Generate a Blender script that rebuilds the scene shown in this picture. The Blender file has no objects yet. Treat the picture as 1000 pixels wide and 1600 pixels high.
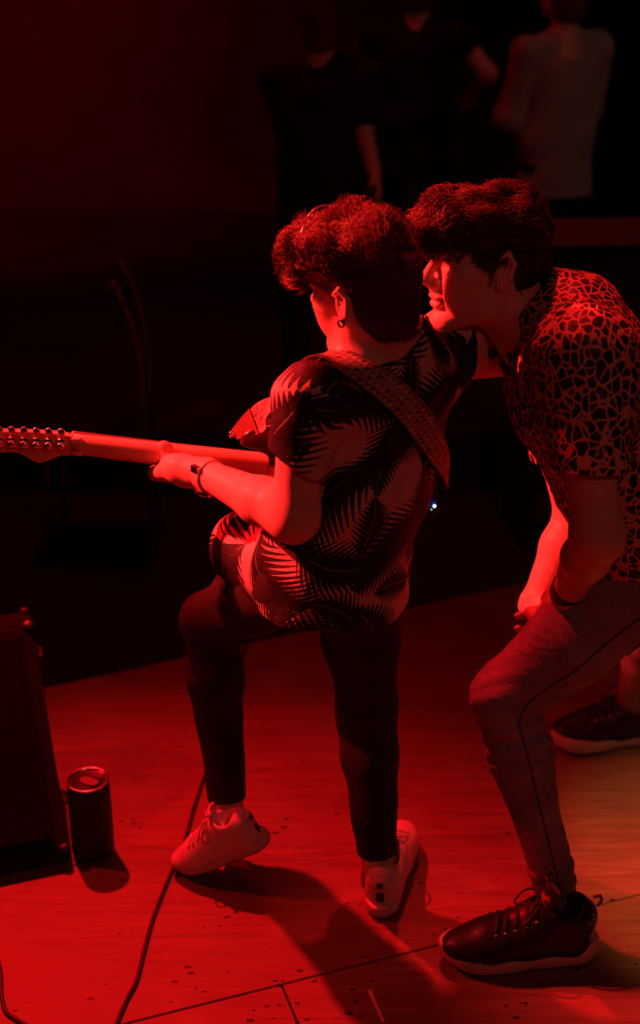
import bpy, bmesh, math, random
import numpy as np
from mathutils import Vector, Matrix

rng = np.random.default_rng(7)
random.seed(7)
scene = bpy.context.scene
COL = scene.collection

# ------------------------------------------------------------------ camera, world, lights, exposure
F_PX, PITCH, CAM_H = 2000.0, math.radians(23.5), 1.9
cam_d = bpy.data.cameras.new('camera')
cam_d.sensor_fit = 'VERTICAL'; cam_d.sensor_height = 36.0; cam_d.sensor_width = 22.5
cam_d.lens = 36.0 * F_PX / 1600.0
cam = bpy.data.objects.new('camera', cam_d); COL.objects.link(cam)
cam.location = (0, 0, CAM_H); cam.rotation_euler = (math.pi/2 - PITCH, 0, 0)
cam_d.dof.use_dof = True; cam_d.dof.focus_distance = 2.38; cam_d.dof.aperture_fstop = 2.2
scene.camera = cam

scene.view_settings.view_transform = 'Standard'
scene.view_settings.look = 'None'
scene.view_settings.gamma = 1.0
scene.view_settings.use_curve_mapping = False
scene.view_settings.exposure = 0.0

world = bpy.data.worlds.new('world'); scene.world = world; world.use_nodes = True
bg = world.node_tree.nodes['Background']
bg.inputs[0].default_value = (1.0, 0.05, 0.04, 1); bg.inputs[1].default_value = 0.0035

RED = (1.0, 0.006, 0.011)

def spot(name, loc, target, watts, color, angle, blend, size):
    d = bpy.data.lights.new(name, 'SPOT'); d.energy = watts; d.color = color
    d.spot_size = math.radians(angle); d.spot_blend = blend; d.shadow_soft_size = size
    o = bpy.data.objects.new(name, d); COL.objects.link(o); o.location = loc
    o.rotation_euler = (Vector(target) - Vector(loc)).to_track_quat('-Z', 'Y').to_euler()
    return o

spot('front_left_stage_lamp', (-1.25, 3.80, 3.6), (-0.36, 1.56, 0.0), 1200, RED, 45, 1.0, 0.05)
spot('side_stage_lamp', (-2.9, 3.05, 2.95), (0.10, 2.15, 1.28), 3000, (1.0, 0.026, 0.024), 28, 0.75, 0.04)
spot('left_floor_lamp', (-2.7, 2.75, 2.5), (0.25, 1.90, 0.0), 185, RED, 58, 1.0, 0.05)
spot('front_high_stage_lamp', (0.15, 3.35, 4.05), (0.36, 2.25, 1.40), 420, (1.0, 0.014, 0.018), 24, 0.8, 0.05)
spot('rear_wash_lamp', (1.6, -1.6, 3.8), (0.45, 2.4, 0.6), 56, (1.0, 0.17, 0.145), 60, 0.9, 0.25)
spot('warm_side_lamp', (1.9, 1.5, 2.4), (1.07, 2.28, 0.0), 170, (1.0, 0.36, 0.12), 22, 0.4, 0.06)
spot('hall_wall_lamp', (-3.4, 7.0, 3.4), (-3.0, 10.2, 0.9), 180, RED, 100, 1.0, 0.3)
spot('hall_floor_fill', (-0.6, 5.6, 4.0), (-0.3, 4.7, -0.2), 40, RED, 120, 1.0, 0.4)  # added fill that lifts the black hall floor, not a known fixture
spot('hall_house_lamp', (3.6, 3.6, 3.6), (1.3, 5.8, 1.2), 20, (1.0, 0.38, 0.28), 44, 0.9, 0.3)

# ------------------------------------------------------------------ helpers: pixels of the survey -> metres
SP, CP = math.sin(PITCH), math.cos(PITCH)
def pt(px, py, Y):
    """A point of the place at distance Y in front of the camera (metres), read off the photograph."""
    cx, cy = (px - 500) / F_PX, (800 - py) / F_PX
    d = np.array([cx, CP + cy * SP, -SP + cy * CP])
    return np.array([0, 0, CAM_H]) + d * (Y / d[1])
def ptz(px, py, z):
    cx, cy = (px - 500) / F_PX, (800 - py) / F_PX
    d = np.array([cx, CP + cy * SP, -SP + cy * CP])
    return np.array([0, 0, CAM_H]) + d * ((z - CAM_H) / d[2])
def nrm(v):
    v = np.asarray(v, float); return v / (np.linalg.norm(v) + 1e-12)
def V(*a): return np.array(a, float)

# ------------------------------------------------------------------ helpers: signed distance modelling
class Sdf:
    """A list of soft-blended shapes, turned into one continuous mesh by surface nets."""
    def __init__(self): self.prims = []; self.post = None; self.cuts = []; self.cull = True
    def add(self, fn, lo, hi, k=.02, op='u', tag=None):
        self.prims.append((fn, np.asarray(lo, float), np.asarray(hi, float), k, op)); return self
    def cone(self, a, b, r1, r2, k=.02, op='u', w=None, s=1.0):
        a = np.asarray(a, float); b = np.asarray(b, float); ba = b - a; bb = ba @ ba + 1e-12
        if w is not None:
            w = nrm(w); 
        def fn(P):
            q = P - a; t = np.clip(q @ ba / bb, 0, 1); q = q - t[:, None] * ba
            if w is not None:
                c = q @ w; q = q + np.outer(c * (1.0 / s - 1.0), w)
            return (np.sqrt((q * q).sum(1)) - (r1 + (r2 - r1) * t)) * min(1.0, (s if w is not None else 1.0))
        R = max(r1, r2) * max(1.0, s if w is not None else 1.0)
        return self.add(fn, np.minimum(a, b) - R, np.maximum(a, b) + R, k, op)
    def chain(self, pts, rs, k=.02, w=None, s=1.0):
        for i in range(len(pts) - 1): self.cone(pts[i], pts[i+1], rs[i], rs[i+1], k, 'u', w, s)
        return self
    def ell(self, c, r, M=None, k=.02, op='u'):
        c = np.asarray(c, float); r = np.asarray(r, float)
        M = np.eye(3) if M is None else np.asarray(M, float)    # columns = axes
        def fn(P):
            q = (P - c) @ M
            k0 = np.sqrt(((q / r) ** 2).sum(1)); k1 = np.sqrt(((q / (r * r)) ** 2).sum(1)) + 1e-9
            return k0 * (k0 - 1.0) / k1
        e = np.abs(M) @ r
        return self.add(fn, c - e, c + e, k, op)
    def box(self, c, h, rad, M=None, k=.01, op='u'):
        c = np.asarray(c, float); h = np.asarray(h, float); M = np.eye(3) if M is None else np.asarray(M, float)
        def fn(P):
            q = np.abs((P - c) @ M) - (h - rad)
            return np.sqrt((np.maximum(q, 0) ** 2).sum(1)) + np.minimum(q.max(1), 0) - rad
        e = np.abs(M) @ h
        return self.add(fn, c - e, c + e, k, op)
    def cut(self, fn): self.cuts.append(fn); return self
    @staticmethod
    def mix(d, e, k, op):
        if op == 'u':
            h = np.clip(.5 + .5 * (d - e) / k, 0, 1); return d + (e - d) * h - k * h * (1 - h)
        e = -e
        h = np.clip(.5 - .5 * (d - e) / k, 0, 1); return d + (e - d) * h + k * h * (1 - h)
    def finish(self, P, d):
        if self.post is not None: d = self.post(P, d)
        for c in self.cuts: d = np.maximum(d, c(P))
        return d
    def at(self, P, finish=True):
        P = np.atleast_2d(np.asarray(P, float)); d = np.full(len(P), .2)
        for fn, lo, hi, k, op in self.prims:
            if self.cull:
                m = .03 + k; ok = ((P > lo - m) & (P < hi + m)).all(1)
                if ok.any(): d[ok] = self.mix(d[ok], fn(P[ok]), k, op)
            else: d = self.mix(d, fn(P), k, op)
        return self.finish(P, d) if finish else d
    def bounds(self):
        lo = np.min([p[1] for p in self.prims if p[4] == 'u'], 0); hi = np.max([p[2] for p in self.prims if p[4] == 'u'], 0)
        return lo, hi
    def mesh(self, h, lo=None, hi=None, project=True):
        b = self.bounds(); pad = 2.5 * h + .012
        lo = b[0] - pad if lo is None else np.maximum(np.asarray(lo, float), b[0] - pad)
        hi = b[1] + pad if hi is None else np.minimum(np.asarray(hi, float), b[1] + pad)
        n = np.maximum(np.ceil((hi - lo) / h).astype(int) + 1, 3)
        ax = [lo[i] + h * np.arange(n[i]) for i in range(3)]
        D = np.full(tuple(n), .2)
        for fn, plo, phi, k, op in self.prims:
            m = .03 + k
            i0 = np.clip(np.floor((plo - m - lo) / h).astype(int), 0, n); i1 = np.clip(np.ceil((phi + m - lo) / h).astype(int) + 1, 0, n)
            if (i1 <= i0).any(): continue
            sl = tuple(slice(i0[i], i1[i]) for i in range(3))
            G = np.stack(np.meshgrid(*[ax[i][sl[i]] for i in range(3)], indexing='ij'), -1).reshape(-1, 3)
            D[sl] = self.mix(D[sl].ravel(), fn(G), k, op).reshape(D[sl].shape)
        if self.post is not None or self.cuts:
            near = D < .06
            idx = np.nonzero(near); G = np.stack([ax[i][idx[i]] for i in range(3)], -1)
            D[idx] = self.finish(G, D[idx])
        v, f = nets(D, lo, h)
        if project and len(v):
            e = h * .4
            for _ in range(2 if h < .005 else 1):
                d = self.at(v)
                g = np.stack([self.at(v + e * np.eye(3)[i]) - self.at(v - e * np.eye(3)[i]) for i in range(3)], -1) / (2 * e)
                gl = np.maximum((g * g).sum(1), .25)
                v = v - np.clip(d / gl, -h * .5, h * .5)[:, None] * g
        return v, f

def nets(D, lo, h):
    S = D < 0
    nx, ny, nz = D.shape
    c8 = [(i, j, k) for i in (0, 1) for j in (0, 1) for k in (0, 1)]
    cs = [S[i:nx-1+i, j:ny-1+j, k:nz-1+k] for i, j, k in c8]
    anyi = cs[0].copy(); alli = cs[0].copy()
    for c in cs[1:]: anyi |= c; alli &= c
    mix = anyi & ~alli
    ci = np.nonzero(mix); M = len(ci[0])
    idx = np.full(mix.shape, -1, np.int64); idx[ci] = np.arange(M)
    vals = np.stack([D[ci[0]+i, ci[1]+j, ci[2]+k] for i, j, k in c8], 1)
    pos = np.zeros((M, 3)); cnt = np.zeros(M)
    C = np.array(c8, float)
    for a in range(8):
        for b in range(a + 1, 8):
            if np.abs(C[a] - C[b]).sum() != 1: continue
            va, vb = vals[:, a], vals[:, b]; cr = (va < 0) != (vb < 0)
            t = np.where(cr, va / np.where(cr, va - vb, 1), 0)
            pos += np.where(cr[:, None], C[a] + t[:, None] * (C[b] - C[a]), 0); cnt += cr
    v = lo + h * (np.stack(ci, 1) + pos / cnt[:, None])
    quads = []
    for axis in range(3):
        o = [(1, 2), (2, 0), (0, 1)][axis]
        s0 = [slice(1, -1)] * 3; s1 = [slice(1, -1)] * 3
        s0[axis] = slice(0, -1); s1[axis] = slice(1, None)
        A = S[tuple(s0)]; B = S[tuple(s1)]
        e = np.nonzero(A != B)
        if len(e[0]) == 0: continue
        base = np.stack(e, 1); base[:, o[0]] += 1; base[:, o[1]] += 1
        ins = A[e]
        q = []
        for da, db in ((-1, -1), (0, -1), (0, 0), (-1, 0)):
            t = base.copy(); t[:, o[0]] += da; t[:, o[1]] += db
            q.append(idx[t[:, 0], t[:, 1], t[:, 2]])
        q = np.stack(q, 1); q[~ins] = q[~ins][:, ::-1]
        quads.append(q)
    f = np.concatenate(quads) if quads else np.zeros((0, 4), int)
    return v, f[(f >= 0).all(1)]

def join(parts):
    vs, fs, n = [], [], 0
    for v, f in parts:
        vs.append(v); fs.append(np.asarray(f) + n); n += len(v)
    return np.concatenate(vs), np.concatenate(fs)

def frame(F, U):
    """columns forward, left, up"""
    F = nrm(F); L = nrm(np.cross(U, F)); U = np.cross(F, L)
    return np.stack([F, L, U], 1)

def wr(P, seed, amp, freq):
    """smooth cloth-like undulation: a few sine waves in different directions"""
    r = np.random.default_rng(seed); d = np.zeros(len(P))
    for i in range(5):
        n = nrm(r.normal(size=3)); d += np.sin(P @ n * freq * r.uniform(.6, 1.6) + r.uniform(0, 6.28) + 1.3 * np.sin(P @ nrm(r.normal(size=3)) * freq * .6))
    return d * amp / 2.2

# ------------------------------------------------------------------ helpers: objects
def mesh_obj(name, v, f, mat, parent=None, smooth=True, local=False, attr=None):
    me = bpy.data.meshes.new(name)
    v = np.asarray(v, float)
    if parent is not None and not local: v = v - np.array(parent.location)
    if isinstance(f, np.ndarray):
        k = f.shape[1]
        me.vertices.add(len(v)); me.vertices.foreach_set('co', v.astype(np.float32).ravel())
        me.loops.add(f.size); me.loops.foreach_set('vertex_index', f.astype(np.int32).ravel())
        me.polygons.add(len(f)); me.polygons.foreach_set('loop_start', np.arange(0, f.size, k, dtype=np.int32))
        me.update(calc_edges=True); me.validate()
    else:
        me.from_pydata([tuple(p) for p in v], [], [tuple(q) for q in f])
    if smooth: me.shade_smooth()
    if attr is not None and len(attr) == len(me.vertices):
        a = me.attributes.new('pattern_uv', 'FLOAT_VECTOR', 'POINT'); a.data.foreach_set('vector', attr.astype(np.float32).ravel())
    me.materials.append(mat)
    o = bpy.data.objects.new(name, me); COL.objects.link(o)
    if parent is not None: o.parent = parent
    return o
def bm_obj(name, bm, mat, parent=None, smooth=False):
    me = bpy.data.meshes.new(name); bm.normal_update(); bm.to_mesh(me); bm.free()
    if smooth: me.shade_smooth()
    me.materials.append(mat); o = bpy.data.objects.new(name, me); COL.objects.link(o)
    if parent is not None: o.parent = parent
    return o
def thing(name, label, cat, loc=(0, 0, 0), group=None, kind=None):
    o = bpy.data.objects.new(name, None); COL.objects.link(o); o.location = loc; o.empty_display_size = .05
    return tag(o, label, cat, group, kind)
def tag(o, label=None, cat=None, group=None, kind=None):
    if label: o['label'] = label
    if cat: o['category'] = cat
    if group: o['group'] = group
    if kind: o['kind'] = kind
    return o
def tube(points, r, n=8, cap=True, closed=False):
    """swept round tube through the points; r a number or list"""
    P = np.asarray(points, float); m = len(P); r = np.broadcast_to(np.asarray(r, float), (m,))
    T = np.gradient(P, axis=0) if not closed else (np.roll(P, -1, 0) - np.roll(P, 1, 0))
    T = T / (np.linalg.norm(T, axis=1)[:, None] + 1e-12)
    up = V(0, 0, 1) if abs(T[0][2]) < .9 else V(1, 0, 0)
    N = nrm(np.cross(T[0], up)); vs = []; fs = []
    for i in range(m):
        N = nrm(N - T[i] * (N @ T[i])); B = np.cross(T[i], N)
        for j in range(n):
            a = 2 * math.pi * j / n; vs.append(P[i] + r[i] * (math.cos(a) * N + math.sin(a) * B))
    for i in range(m if closed else m - 1):
        for j in range(n):
            a, b = i * n + j, i * n + (j + 1) % n; i2 = (i + 1) % m
            fs.append((a, b, i2 * n + (j + 1) % n, i2 * n + j))
    if cap and not closed: fs.append(tuple(range(n))[::-1]); fs.append(tuple((m - 1) * n + j for j in range(n)))
    return np.array(vs), fs
def smooth_path(pts, n):
    """Catmull-Rom through the points"""
    P = np.asarray(pts, float); P = np.vstack([2 * P[0] - P[1], P, 2 * P[-1] - P[-2]]); out = []
    for i in range(1, len(P) - 2):
        for t in np.linspace(0, 1, n, endpoint=False):
            a, b, c, d = P[i-1], P[i], P[i+1], P[i+2]
            out.append(.5 * ((2*b) + (c-a)*t + (2*a-5*b+4*c-d)*t*t + (3*b-a-3*c+d)*t**3))
    out.append(P[-2]); return np.array(out)
def lathe(prof, n=32):
    vs, fs = [], []
    for r, z in prof:
        for j in range(n):
            a = 2 * math.pi * j / n; vs.append((r * math.cos(a), r * math.sin(a), z))
    for i in range(len(prof) - 1):
        for j in range(n):
            fs.append((i*n+j, i*n+(j+1) % n, (i+1)*n+(j+1) % n, (i+1)*n+j))
    fs.append(tuple(range(n))[::-1]); fs.append(tuple((len(prof)-1)*n+j for j in range(n)))
    return np.array(vs), fs
def rbox(c, h, bevel=.004, M=None, seg=2):
    bm = bmesh.new(); bmesh.ops.create_cube(bm, size=2.0)
    for v in bm.verts: v.co = Vector((v.co.x * h[0], v.co.y * h[1], v.co.z * h[2]))
    if bevel > 0: bmesh.ops.bevel(bm, geom=list(bm.edges), offset=bevel, segments=seg, affect='EDGES', profile=.6)
    M = np.eye(3) if M is None else M
    vs = np.array([list(v.co) for v in bm.verts]) @ M.T + np.asarray(c, float)
    bm.verts.index_update(); fs = [tuple(v.index for v in f.verts) for f in bm.faces]; bm.free()
    return vs, fs
def prism(poly, z0, z1, bevel=0.0, seg=2):
    bm = bmesh.new(); vs = [bm.verts.new((x, y, z0)) for x, y in poly]; f = bm.faces.new(vs)
    if f.normal.z > 0: pass
    r = bmesh.ops.extrude_face_region(bm, geom=[f])
    for v in [g for g in r['geom'] if isinstance(g, bmesh.types.BMVert)]: v.co.z = z1
    bmesh.ops.recalc_face_normals(bm, faces=list(bm.faces))
    if bevel:
        es = [e for e in bm.edges if abs(e.verts[0].co.z - e.verts[1].co.z) < 1e-6]
        bmesh.ops.bevel(bm, geom=es, offset=bevel, segments=seg, affect='EDGES', profile=.5)
    bm.verts.index_update()
    out = np.array([list(v.co) for v in bm.verts]), [tuple(v.index for v in f.verts) for f in bm.faces]; bm.free(); return out
def pjoin(parts):
    vs, fs, n = [], [], 0
    for v, f in parts:
        vs.append(np.asarray(v)); fs += [tuple(i + n for i in q) for q in f]; n += len(v)
    return np.concatenate(vs), fs

# ------------------------------------------------------------------ helpers: materials
class Nt:
    def __init__(self, name):
        self.m = bpy.data.materials.new(name); self.m.use_nodes = True; self.t = self.m.node_tree
        self.b = self.t.nodes['Principled BSDF']
    def n(self, kind, **kw):
        x = self.t.nodes.new(kind)
        for k, v in kw.items(): setattr(x, k, v)
        return x
    def l(self, a, b): self.t.links.new(a, b)
    def put(self, sock, v):
        if hasattr(v, 'links') or hasattr(v, 'is_output'): self.l(v, sock)
        else: sock.default_value = v
    def math(self, op, a, b=0.0, c=None):
        x = self.n('ShaderNodeMath', operation=op); self.put(x.inputs[0], a); self.put(x.inputs[1], b)
        if c is not None: self.put(x.inputs[2], c)
        return x.outputs[0]
    def ramp(self, v, lo, hi, a=0.0, b=1.0, smooth=True):
        x = self.n('ShaderNodeMapRange'); x.interpolation_type = 'SMOOTHSTEP' if smooth else 'LINEAR'
        self.put(x.inputs[0], v); 
        for i, q in ((1, lo), (2, hi), (3, a), (4, b)): x.inputs[i].default_value = q
        return x.outputs[0]
    def noise(self, vec, scale, detail=3, rough=.55, dist=0.0):
        x = self.n('ShaderNodeTexNoise'); self.put(x.inputs['Vector'], vec); x.inputs['Scale'].default_value = scale
        x.inputs['Detail'].default_value = detail; x.inputs['Roughness'].default_value = rough; x.inputs['Distortion'].default_value = dist
        return x
    def obj(self): return self.n('ShaderNodeTexCoord').outputs['Object']
    def mapping(self, vec, scale=(1, 1, 1), rot=(0, 0, 0), loc=(0, 0, 0)):
        x = self.n('ShaderNodeMapping'); self.put(x.inputs['Vector'], vec)
        x.inputs['Location'].default_value = loc; x.inputs['Rotation'].default_value = rot; x.inputs['Scale'].default_value = scale
        return x.outputs[0]
    def mixc(self, f, a, b):
        x = self.n('ShaderNodeMix', data_type='RGBA'); self.put(x.inputs[0], f)
        for i, c in ((6, a), (7, b)):
            if isinstance(c, tuple): x.inputs[i].default_value = (*c, 1) if len(c) == 3 else c
            else: self.l(c, x.inputs[i])
        return x.outputs[2]
    def bump(self, h, strength=.3, dist=.003):
        x = self.n('ShaderNodeBump'); x.inputs['Strength'].default_value = strength; x.inputs['Distance'].default_value = dist
        self.l(h, x.inputs['Height']); self.l(x.outputs[0], self.b.inputs['Normal'])
    def col(self, c):
        if isinstance(c, tuple): self.b.inputs['Base Color'].default_value = (*c, 1)
        else: self.l(c, self.b.inputs['Base Color'])
    def set(self, rough=.6, metal=0.0, spec=.5, sub=0.0):
        self.b.inputs['Roughness'].default_value = rough; self.b.inputs['Metallic'].default_value = metal
        self.b.inputs['Specular IOR Level'].default_value = spec
        if sub:
            self.b.inputs['Subsurface Weight'].default_value = sub; self.b.inputs['Subsurface Scale'].default_value = .012
            self.b.inputs['Subsurface Radius'].default_value = (1, .3, .2)

def plain(name, c, rough=.6, metal=0.0, spec=.5, var=.25, scale=30, bump=0.0, bscale=200):
    t = Nt(name); o = t.obj(); n = t.noise(o, scale)
    t.col(t.mixc(n.outputs[0], tuple(x * (1 - var) for x in c), tuple(min(1, x * (1 + var)) for x in c)))
    t.set(rough, metal, spec)
    if bump: t.bump(t.noise(o, bscale, 2).outputs[0], bump, .002)
    return t.m

def skin_mat():
    t = Nt('skin'); o = t.obj(); n = t.noise(o, 18, 4)
    t.col(t.mixc(n.outputs[0], (.60, .36, .27), (.72, .47, .36))); t.set(.48, 0, .4, .06)
    t.bump(t.noise(o, 260, 3).outputs[0], .12, .0015); return t.m
def tattoo_skin(center, size):
    return None

def floral_mat():
    t = Nt('palm_print_cotton')
    a = t.n('ShaderNodeAttribute', attribute_name='pattern_uv'); uv = a.outputs['Vector']
    def layer(scale, off, half, width, freq, rot0):
        m = t.mapping(uv, loc=(off, off * 1.7, 0))
        v = t.n('ShaderNodeTexVoronoi', voronoi_dimensions='2D', feature='F1'); v.inputs['Scale'].default_value = scale; v.inputs['Randomness'].default_value = .8
        t.l(m, v.inputs['Vector'])
        d = t.n('ShaderNodeVectorMath', operation='SUBTRACT'); t.l(m, d.inputs[0]); t.l(v.outputs['Position'], d.inputs[1])
        sc = t.n('ShaderNodeSeparateColor'); t.l(v.outputs['Color'], sc.inputs[0])
        ang = t.math('MULTIPLY_ADD', sc.outputs[0], 6.283, rot0)
        r = t.n('ShaderNodeVectorRotate', rotation_type='Z_AXIS'); t.l(d.outputs[0], r.inputs['Vector']); t.l(ang, r.inputs['Angle'])
        s = t.n('ShaderNodeSeparateXYZ'); t.l(r.outputs[0], s.inputs[0]); x, y = s.outputs[0], s.outputs[1]
        y = t.math('ADD', y, t.math('MULTIPLY', t.math('MULTIPLY', x, x), 3.0))      # a bent rib
        ay = t.math('ABSOLUTE', y)
        xn = t.math('DIVIDE', x, half)
        w = t.math('MULTIPLY', t.math('SUBTRACT', 1.0, t.math('MULTIPLY', xn, xn)), width)
        rel = t.math('DIVIDE', ay, t.math('MAXIMUM', w, .0005))
        st = t.math('SINE', t.math('MULTIPLY', t.math('SUBTRACT', x, t.math('MULTIPLY', ay, .9)), freq))
        # leaflet edge: finger tips
        edge = t.math('LESS_THAN', t.math('ADD', rel, t.math('MULTIPLY', st, .28)), .86)
        # light slits between leaflets
        slit = t.math('GREATER_THAN', st, t.math('SUBTRACT', 1.28, t.math('MULTIPLY', rel, .62)))
        rib = t.math('LESS_THAN', ay, .0006)
        body = t.math('MULTIPLY', edge, t.math('SUBTRACT', 1.0, slit))
        inside = t.math('LESS_THAN', t.math('ABSOLUTE', xn), 1.0)
        return t.math('MULTIPLY', t.math('MULTIPLY', body, t.math('SUBTRACT', 1.0, t.math('MULTIPLY', rib, .6))), inside)
    l1 = layer(5.6, 0.0, .125, .070, 470, .4)
    l2 = layer(6.6, .37, .100, .050, 560, 1.1)
    l3 = layer(8.0, .71, .060, .034, 620, 2.2)
    dark = t.math('MAXIMUM', t.math('MAXIMUM', l1, l2), l3)
    n = t.noise(uv, 9, 2)
    ground = t.mixc(n.outputs[0], (.46, .30, .26), (.66, .48, .42))
    t.col(t.mixc(dark, ground, (.006, .005, .006))); t.set(.68, 0, .35)
    o = t.obj(); t.bump(t.noise(o, 26, 4, .6, .6).outputs[0], .35, .012); return t.m
def leopard_mat():
    t = Nt('leopard_print_viscose'); o = t.obj()
    n = t.noise(o, 24, 2); d = t.n('ShaderNodeVectorMath', operation='SCALE'); t.l(n.outputs['Color'], d.inputs[0]); d.inputs['Scale'].default_value = .024
    ad = t.n('ShaderNodeVectorMath', operation='ADD'); t.l(o, ad.inputs[0]); t.l(d.outputs[0], ad.inputs[1])
    m = t.mapping(ad.outputs[0], (1.15, 1.0, .85), (0, .5, 0))
    v = t.n('ShaderNodeTexVoronoi', feature='DISTANCE_TO_EDGE'); v.inputs['Scale'].default_value = 54; t.l(m, v.inputs['Vector'])
    f = t.n('ShaderNodeTexVoronoi', feature='F1'); f.inputs['Scale'].default_value = 54; t.l(m, f.inputs['Vector'])
    n2 = t.noise(o, 45, 2)
    th = t.math('MULTIPLY_ADD', n2.outputs[0], .27, -.035)
    net = t.math('LESS_THAN', v.outputs['Distance'], th)
    core = t.math('MULTIPLY', t.math('LESS_THAN', f.outputs['Distance'], .20), t.math('GREATER_THAN', n2.outputs[0], .5))
    base = t.mixc(core, (.007, .005, .005), (.10, .055, .04))
    t.col(t.mixc(net, base, (.62, .32, .20))); t.set(.52, 0, .45)
    t.bump(t.noise(o, 22, 4, .6, .5).outputs[0], .3, .010); return t.m
def jeans_mat(name, c1, c2, bump=.35):
    t = Nt(name); o = t.obj(); n = t.noise(o, 7, 4, .6); n2 = t.noise(t.mapping(o, (1, 1, .12)), 420, 2)
    f = t.math('MULTIPLY_ADD', n2.outputs[0], .45, t.math('MULTIPLY', n.outputs[0], .75))
    t.col(t.mixc(t.ramp(f, .35, .85), c1, c2)); t.set(.85, 0, .2)
    w = t.noise(t.mapping(o, (1, 1, 2.2)), 16, 3, .6, .8)
    t.bump(t.math('MULTIPLY_ADD', n2.outputs[0], .1, w.outputs[0]), bump, .012); return t.m
def hair_mat(name, c):
    t = Nt(name); o = t.obj(); n = t.noise(o, 60, 3)
    t.col(t.mixc(n.outputs[0], tuple(x * .6 for x in c), tuple(x * 1.5 for x in c))); t.set(.55, 0, .3); return t.m
def wood_mat():
    t = Nt('worn_plywood'); g = t.n('ShaderNodeNewGeometry'); o = g.outputs['Position']
    m = t.mapping(o, (1.2, 16, 1), (0, 0, -math.radians(19)))
    gr = t.noise(m, 3.2, 6, .62, 1.2); fine = t.noise(t.mapping(o, (3, 60, 1), (0, 0, -math.radians(19))), 6, 3, .6)
    c = t.mixc(t.ramp(gr.outputs[0], .25, .75), (.165, .108, .07), (.265, .18, .118))
    crack = t.ramp(fine.outputs[0], .655, .71); crack = t.math('MULTIPLY', crack, t.ramp(t.noise(o, 2.4, 2).outputs[0], .45, .62))
    c = t.mixc(t.math('MULTIPLY', crack, .85), c, (.03, .018, .012))
    big = t.noise(o, 3.0, 3, .5); c = t.mixc(t.ramp(big.outputs[0], .55, .75, 0, .45), c, (.09, .055, .04))
    # chips and old screw holes near the joint
    v = t.n('ShaderNodeTexVoronoi', feature='F1'); v.inputs['Scale'].default_value = 48; v.inputs['Randomness'].default_value = 1; t.l(t.mapping(o, (.7, 1.3, 1), (0, 0, -.33)), v.inputs['Vector'])
    sc = t.n('ShaderNodeSeparateColor'); t.l(v.outputs['Color'], sc.inputs[0])
    sp = t.math('LESS_THAN', t.math('ADD', v.outputs['Distance'], t.math('MULTIPLY', t.noise(o, 90, 3).outputs[0], .35)), t.math('MULTIPLY_ADD', sc.outputs[1], .26, .20))
    dj = t.n('ShaderNodeVectorMath', operation='DISTANCE'); t.l(o, dj.inputs[0]); dj.inputs[1].default_value = (-.06, 1.98, 0)
    wear = t.ramp(dj.outputs['Value'], .03, .30, .34, 0)
    reg = t.math('GREATER_THAN', t.math('ADD', t.noise(o, 9, 2).outputs[0], wear), .60)
    sp = t.math('MULTIPLY', t.math('MULTIPLY', sp, reg), t.math('GREATER_THAN', sc.outputs[0], .35))
    c = t.mixc(sp, c, (.012, .008, .006))
    sc2 = t.noise(t.mapping(o, (1, 22, 1), (0, 0, 1.05)), 2.0, 4, .7); c = t.mixc(t.ramp(sc2.outputs[0], .72, .80, 0, .3), c, (.42, .30, .22))
    t.col(c); t.set(.55, 0, .35)
    t.l(t.ramp(gr.outputs[0], .3, .7, .42, .66), t.b.inputs['Roughness'])
    hgt = t.math('SUBTRACT', t.math('MULTIPLY_ADD', fine.outputs[0], .25, t.math('MULTIPLY', gr.outputs[0], .3)), t.math('MULTIPLY_ADD', sp, 1.0, crack))
    t.bump(hgt, .4, .002); return t.m
def strap_mat():
    t = Nt('woven_triangle_strap'); a = t.n('ShaderNodeAttribute', attribute_name='pattern_uv'); s = t.n('ShaderNodeSeparateXYZ'); t.l(a.outputs['Vector'], s.inputs[0])
    def tri(x, y, p):
        u = t.math('FRACT', t.math('DIVIDE', x, p)); w = t.math('FRACT', t.math('DIVIDE', y, p))
        k = t.math('GREATER_THAN', t.math('ADD', u, w), 1.0)
        cx = t.math('FLOOR', t.math('DIVIDE', x, p)); cy = t.math('FLOOR', t.math('DIVIDE', y, p))
        n = t.n('ShaderNodeTexWhiteNoise', noise_dimensions='3D'); c = t.n('ShaderNodeCombineXYZ'); t.l(cx, c.inputs[0]); t.l(cy, c.inputs[1]); t.l(k, c.inputs[2]); t.l(c.outputs[0], n.inputs['Vector'])
        return t.math('MULTIPLY_ADD', k, .55, t.math('MULTIPLY', n.outputs['Value'], .45))
    f = tri(s.outputs[0], s.outputs[1], .0125)
    edge = t.math('GREATER_THAN', t.math('ABSOLUTE', t.math('SUBTRACT', s.outputs[1], .5)), .0265)
    c = t.mixc(f, (.05, .02, .02), (.58, .36, .30)); t.col(t.mixc(edge, c, (.02, .01, .01))); t.set(.7)
    t.bump(t.noise(t.obj(), 500, 2).outputs[0], .3, .001); return t.m
def camo_mat(name, a, b):
    t = Nt(name); o = t.obj(); n = t.noise(o, 55, 3, .5); t.col(t.mixc(t.math('GREATER_THAN', n.outputs[0], .52), a, b)); t.set(.4); return t.m
def emit_mat(name, c, s):
    t = Nt(name); t.b.inputs['Emission Color'].default_value = (*c, 1); t.b.inputs['Emission Strength'].default_value = s
    n = t.noise(t.obj(), 50); t.col(t.mixc(n.outputs[0], c, tuple(min(1, x * 1.1) for x in c))); return t.m
def brick_mat():
    t = Nt('dark_hall_wall'); o = t.obj(); n = t.noise(o, .9, 4, .6); t.col(t.mixc(n.outputs[0], (.02, .015, .015), (.16, .11, .10))); t.set(.9)
    t.bump(t.noise(o, 6, 4).outputs[0], .4, .03); return t.m

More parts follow.
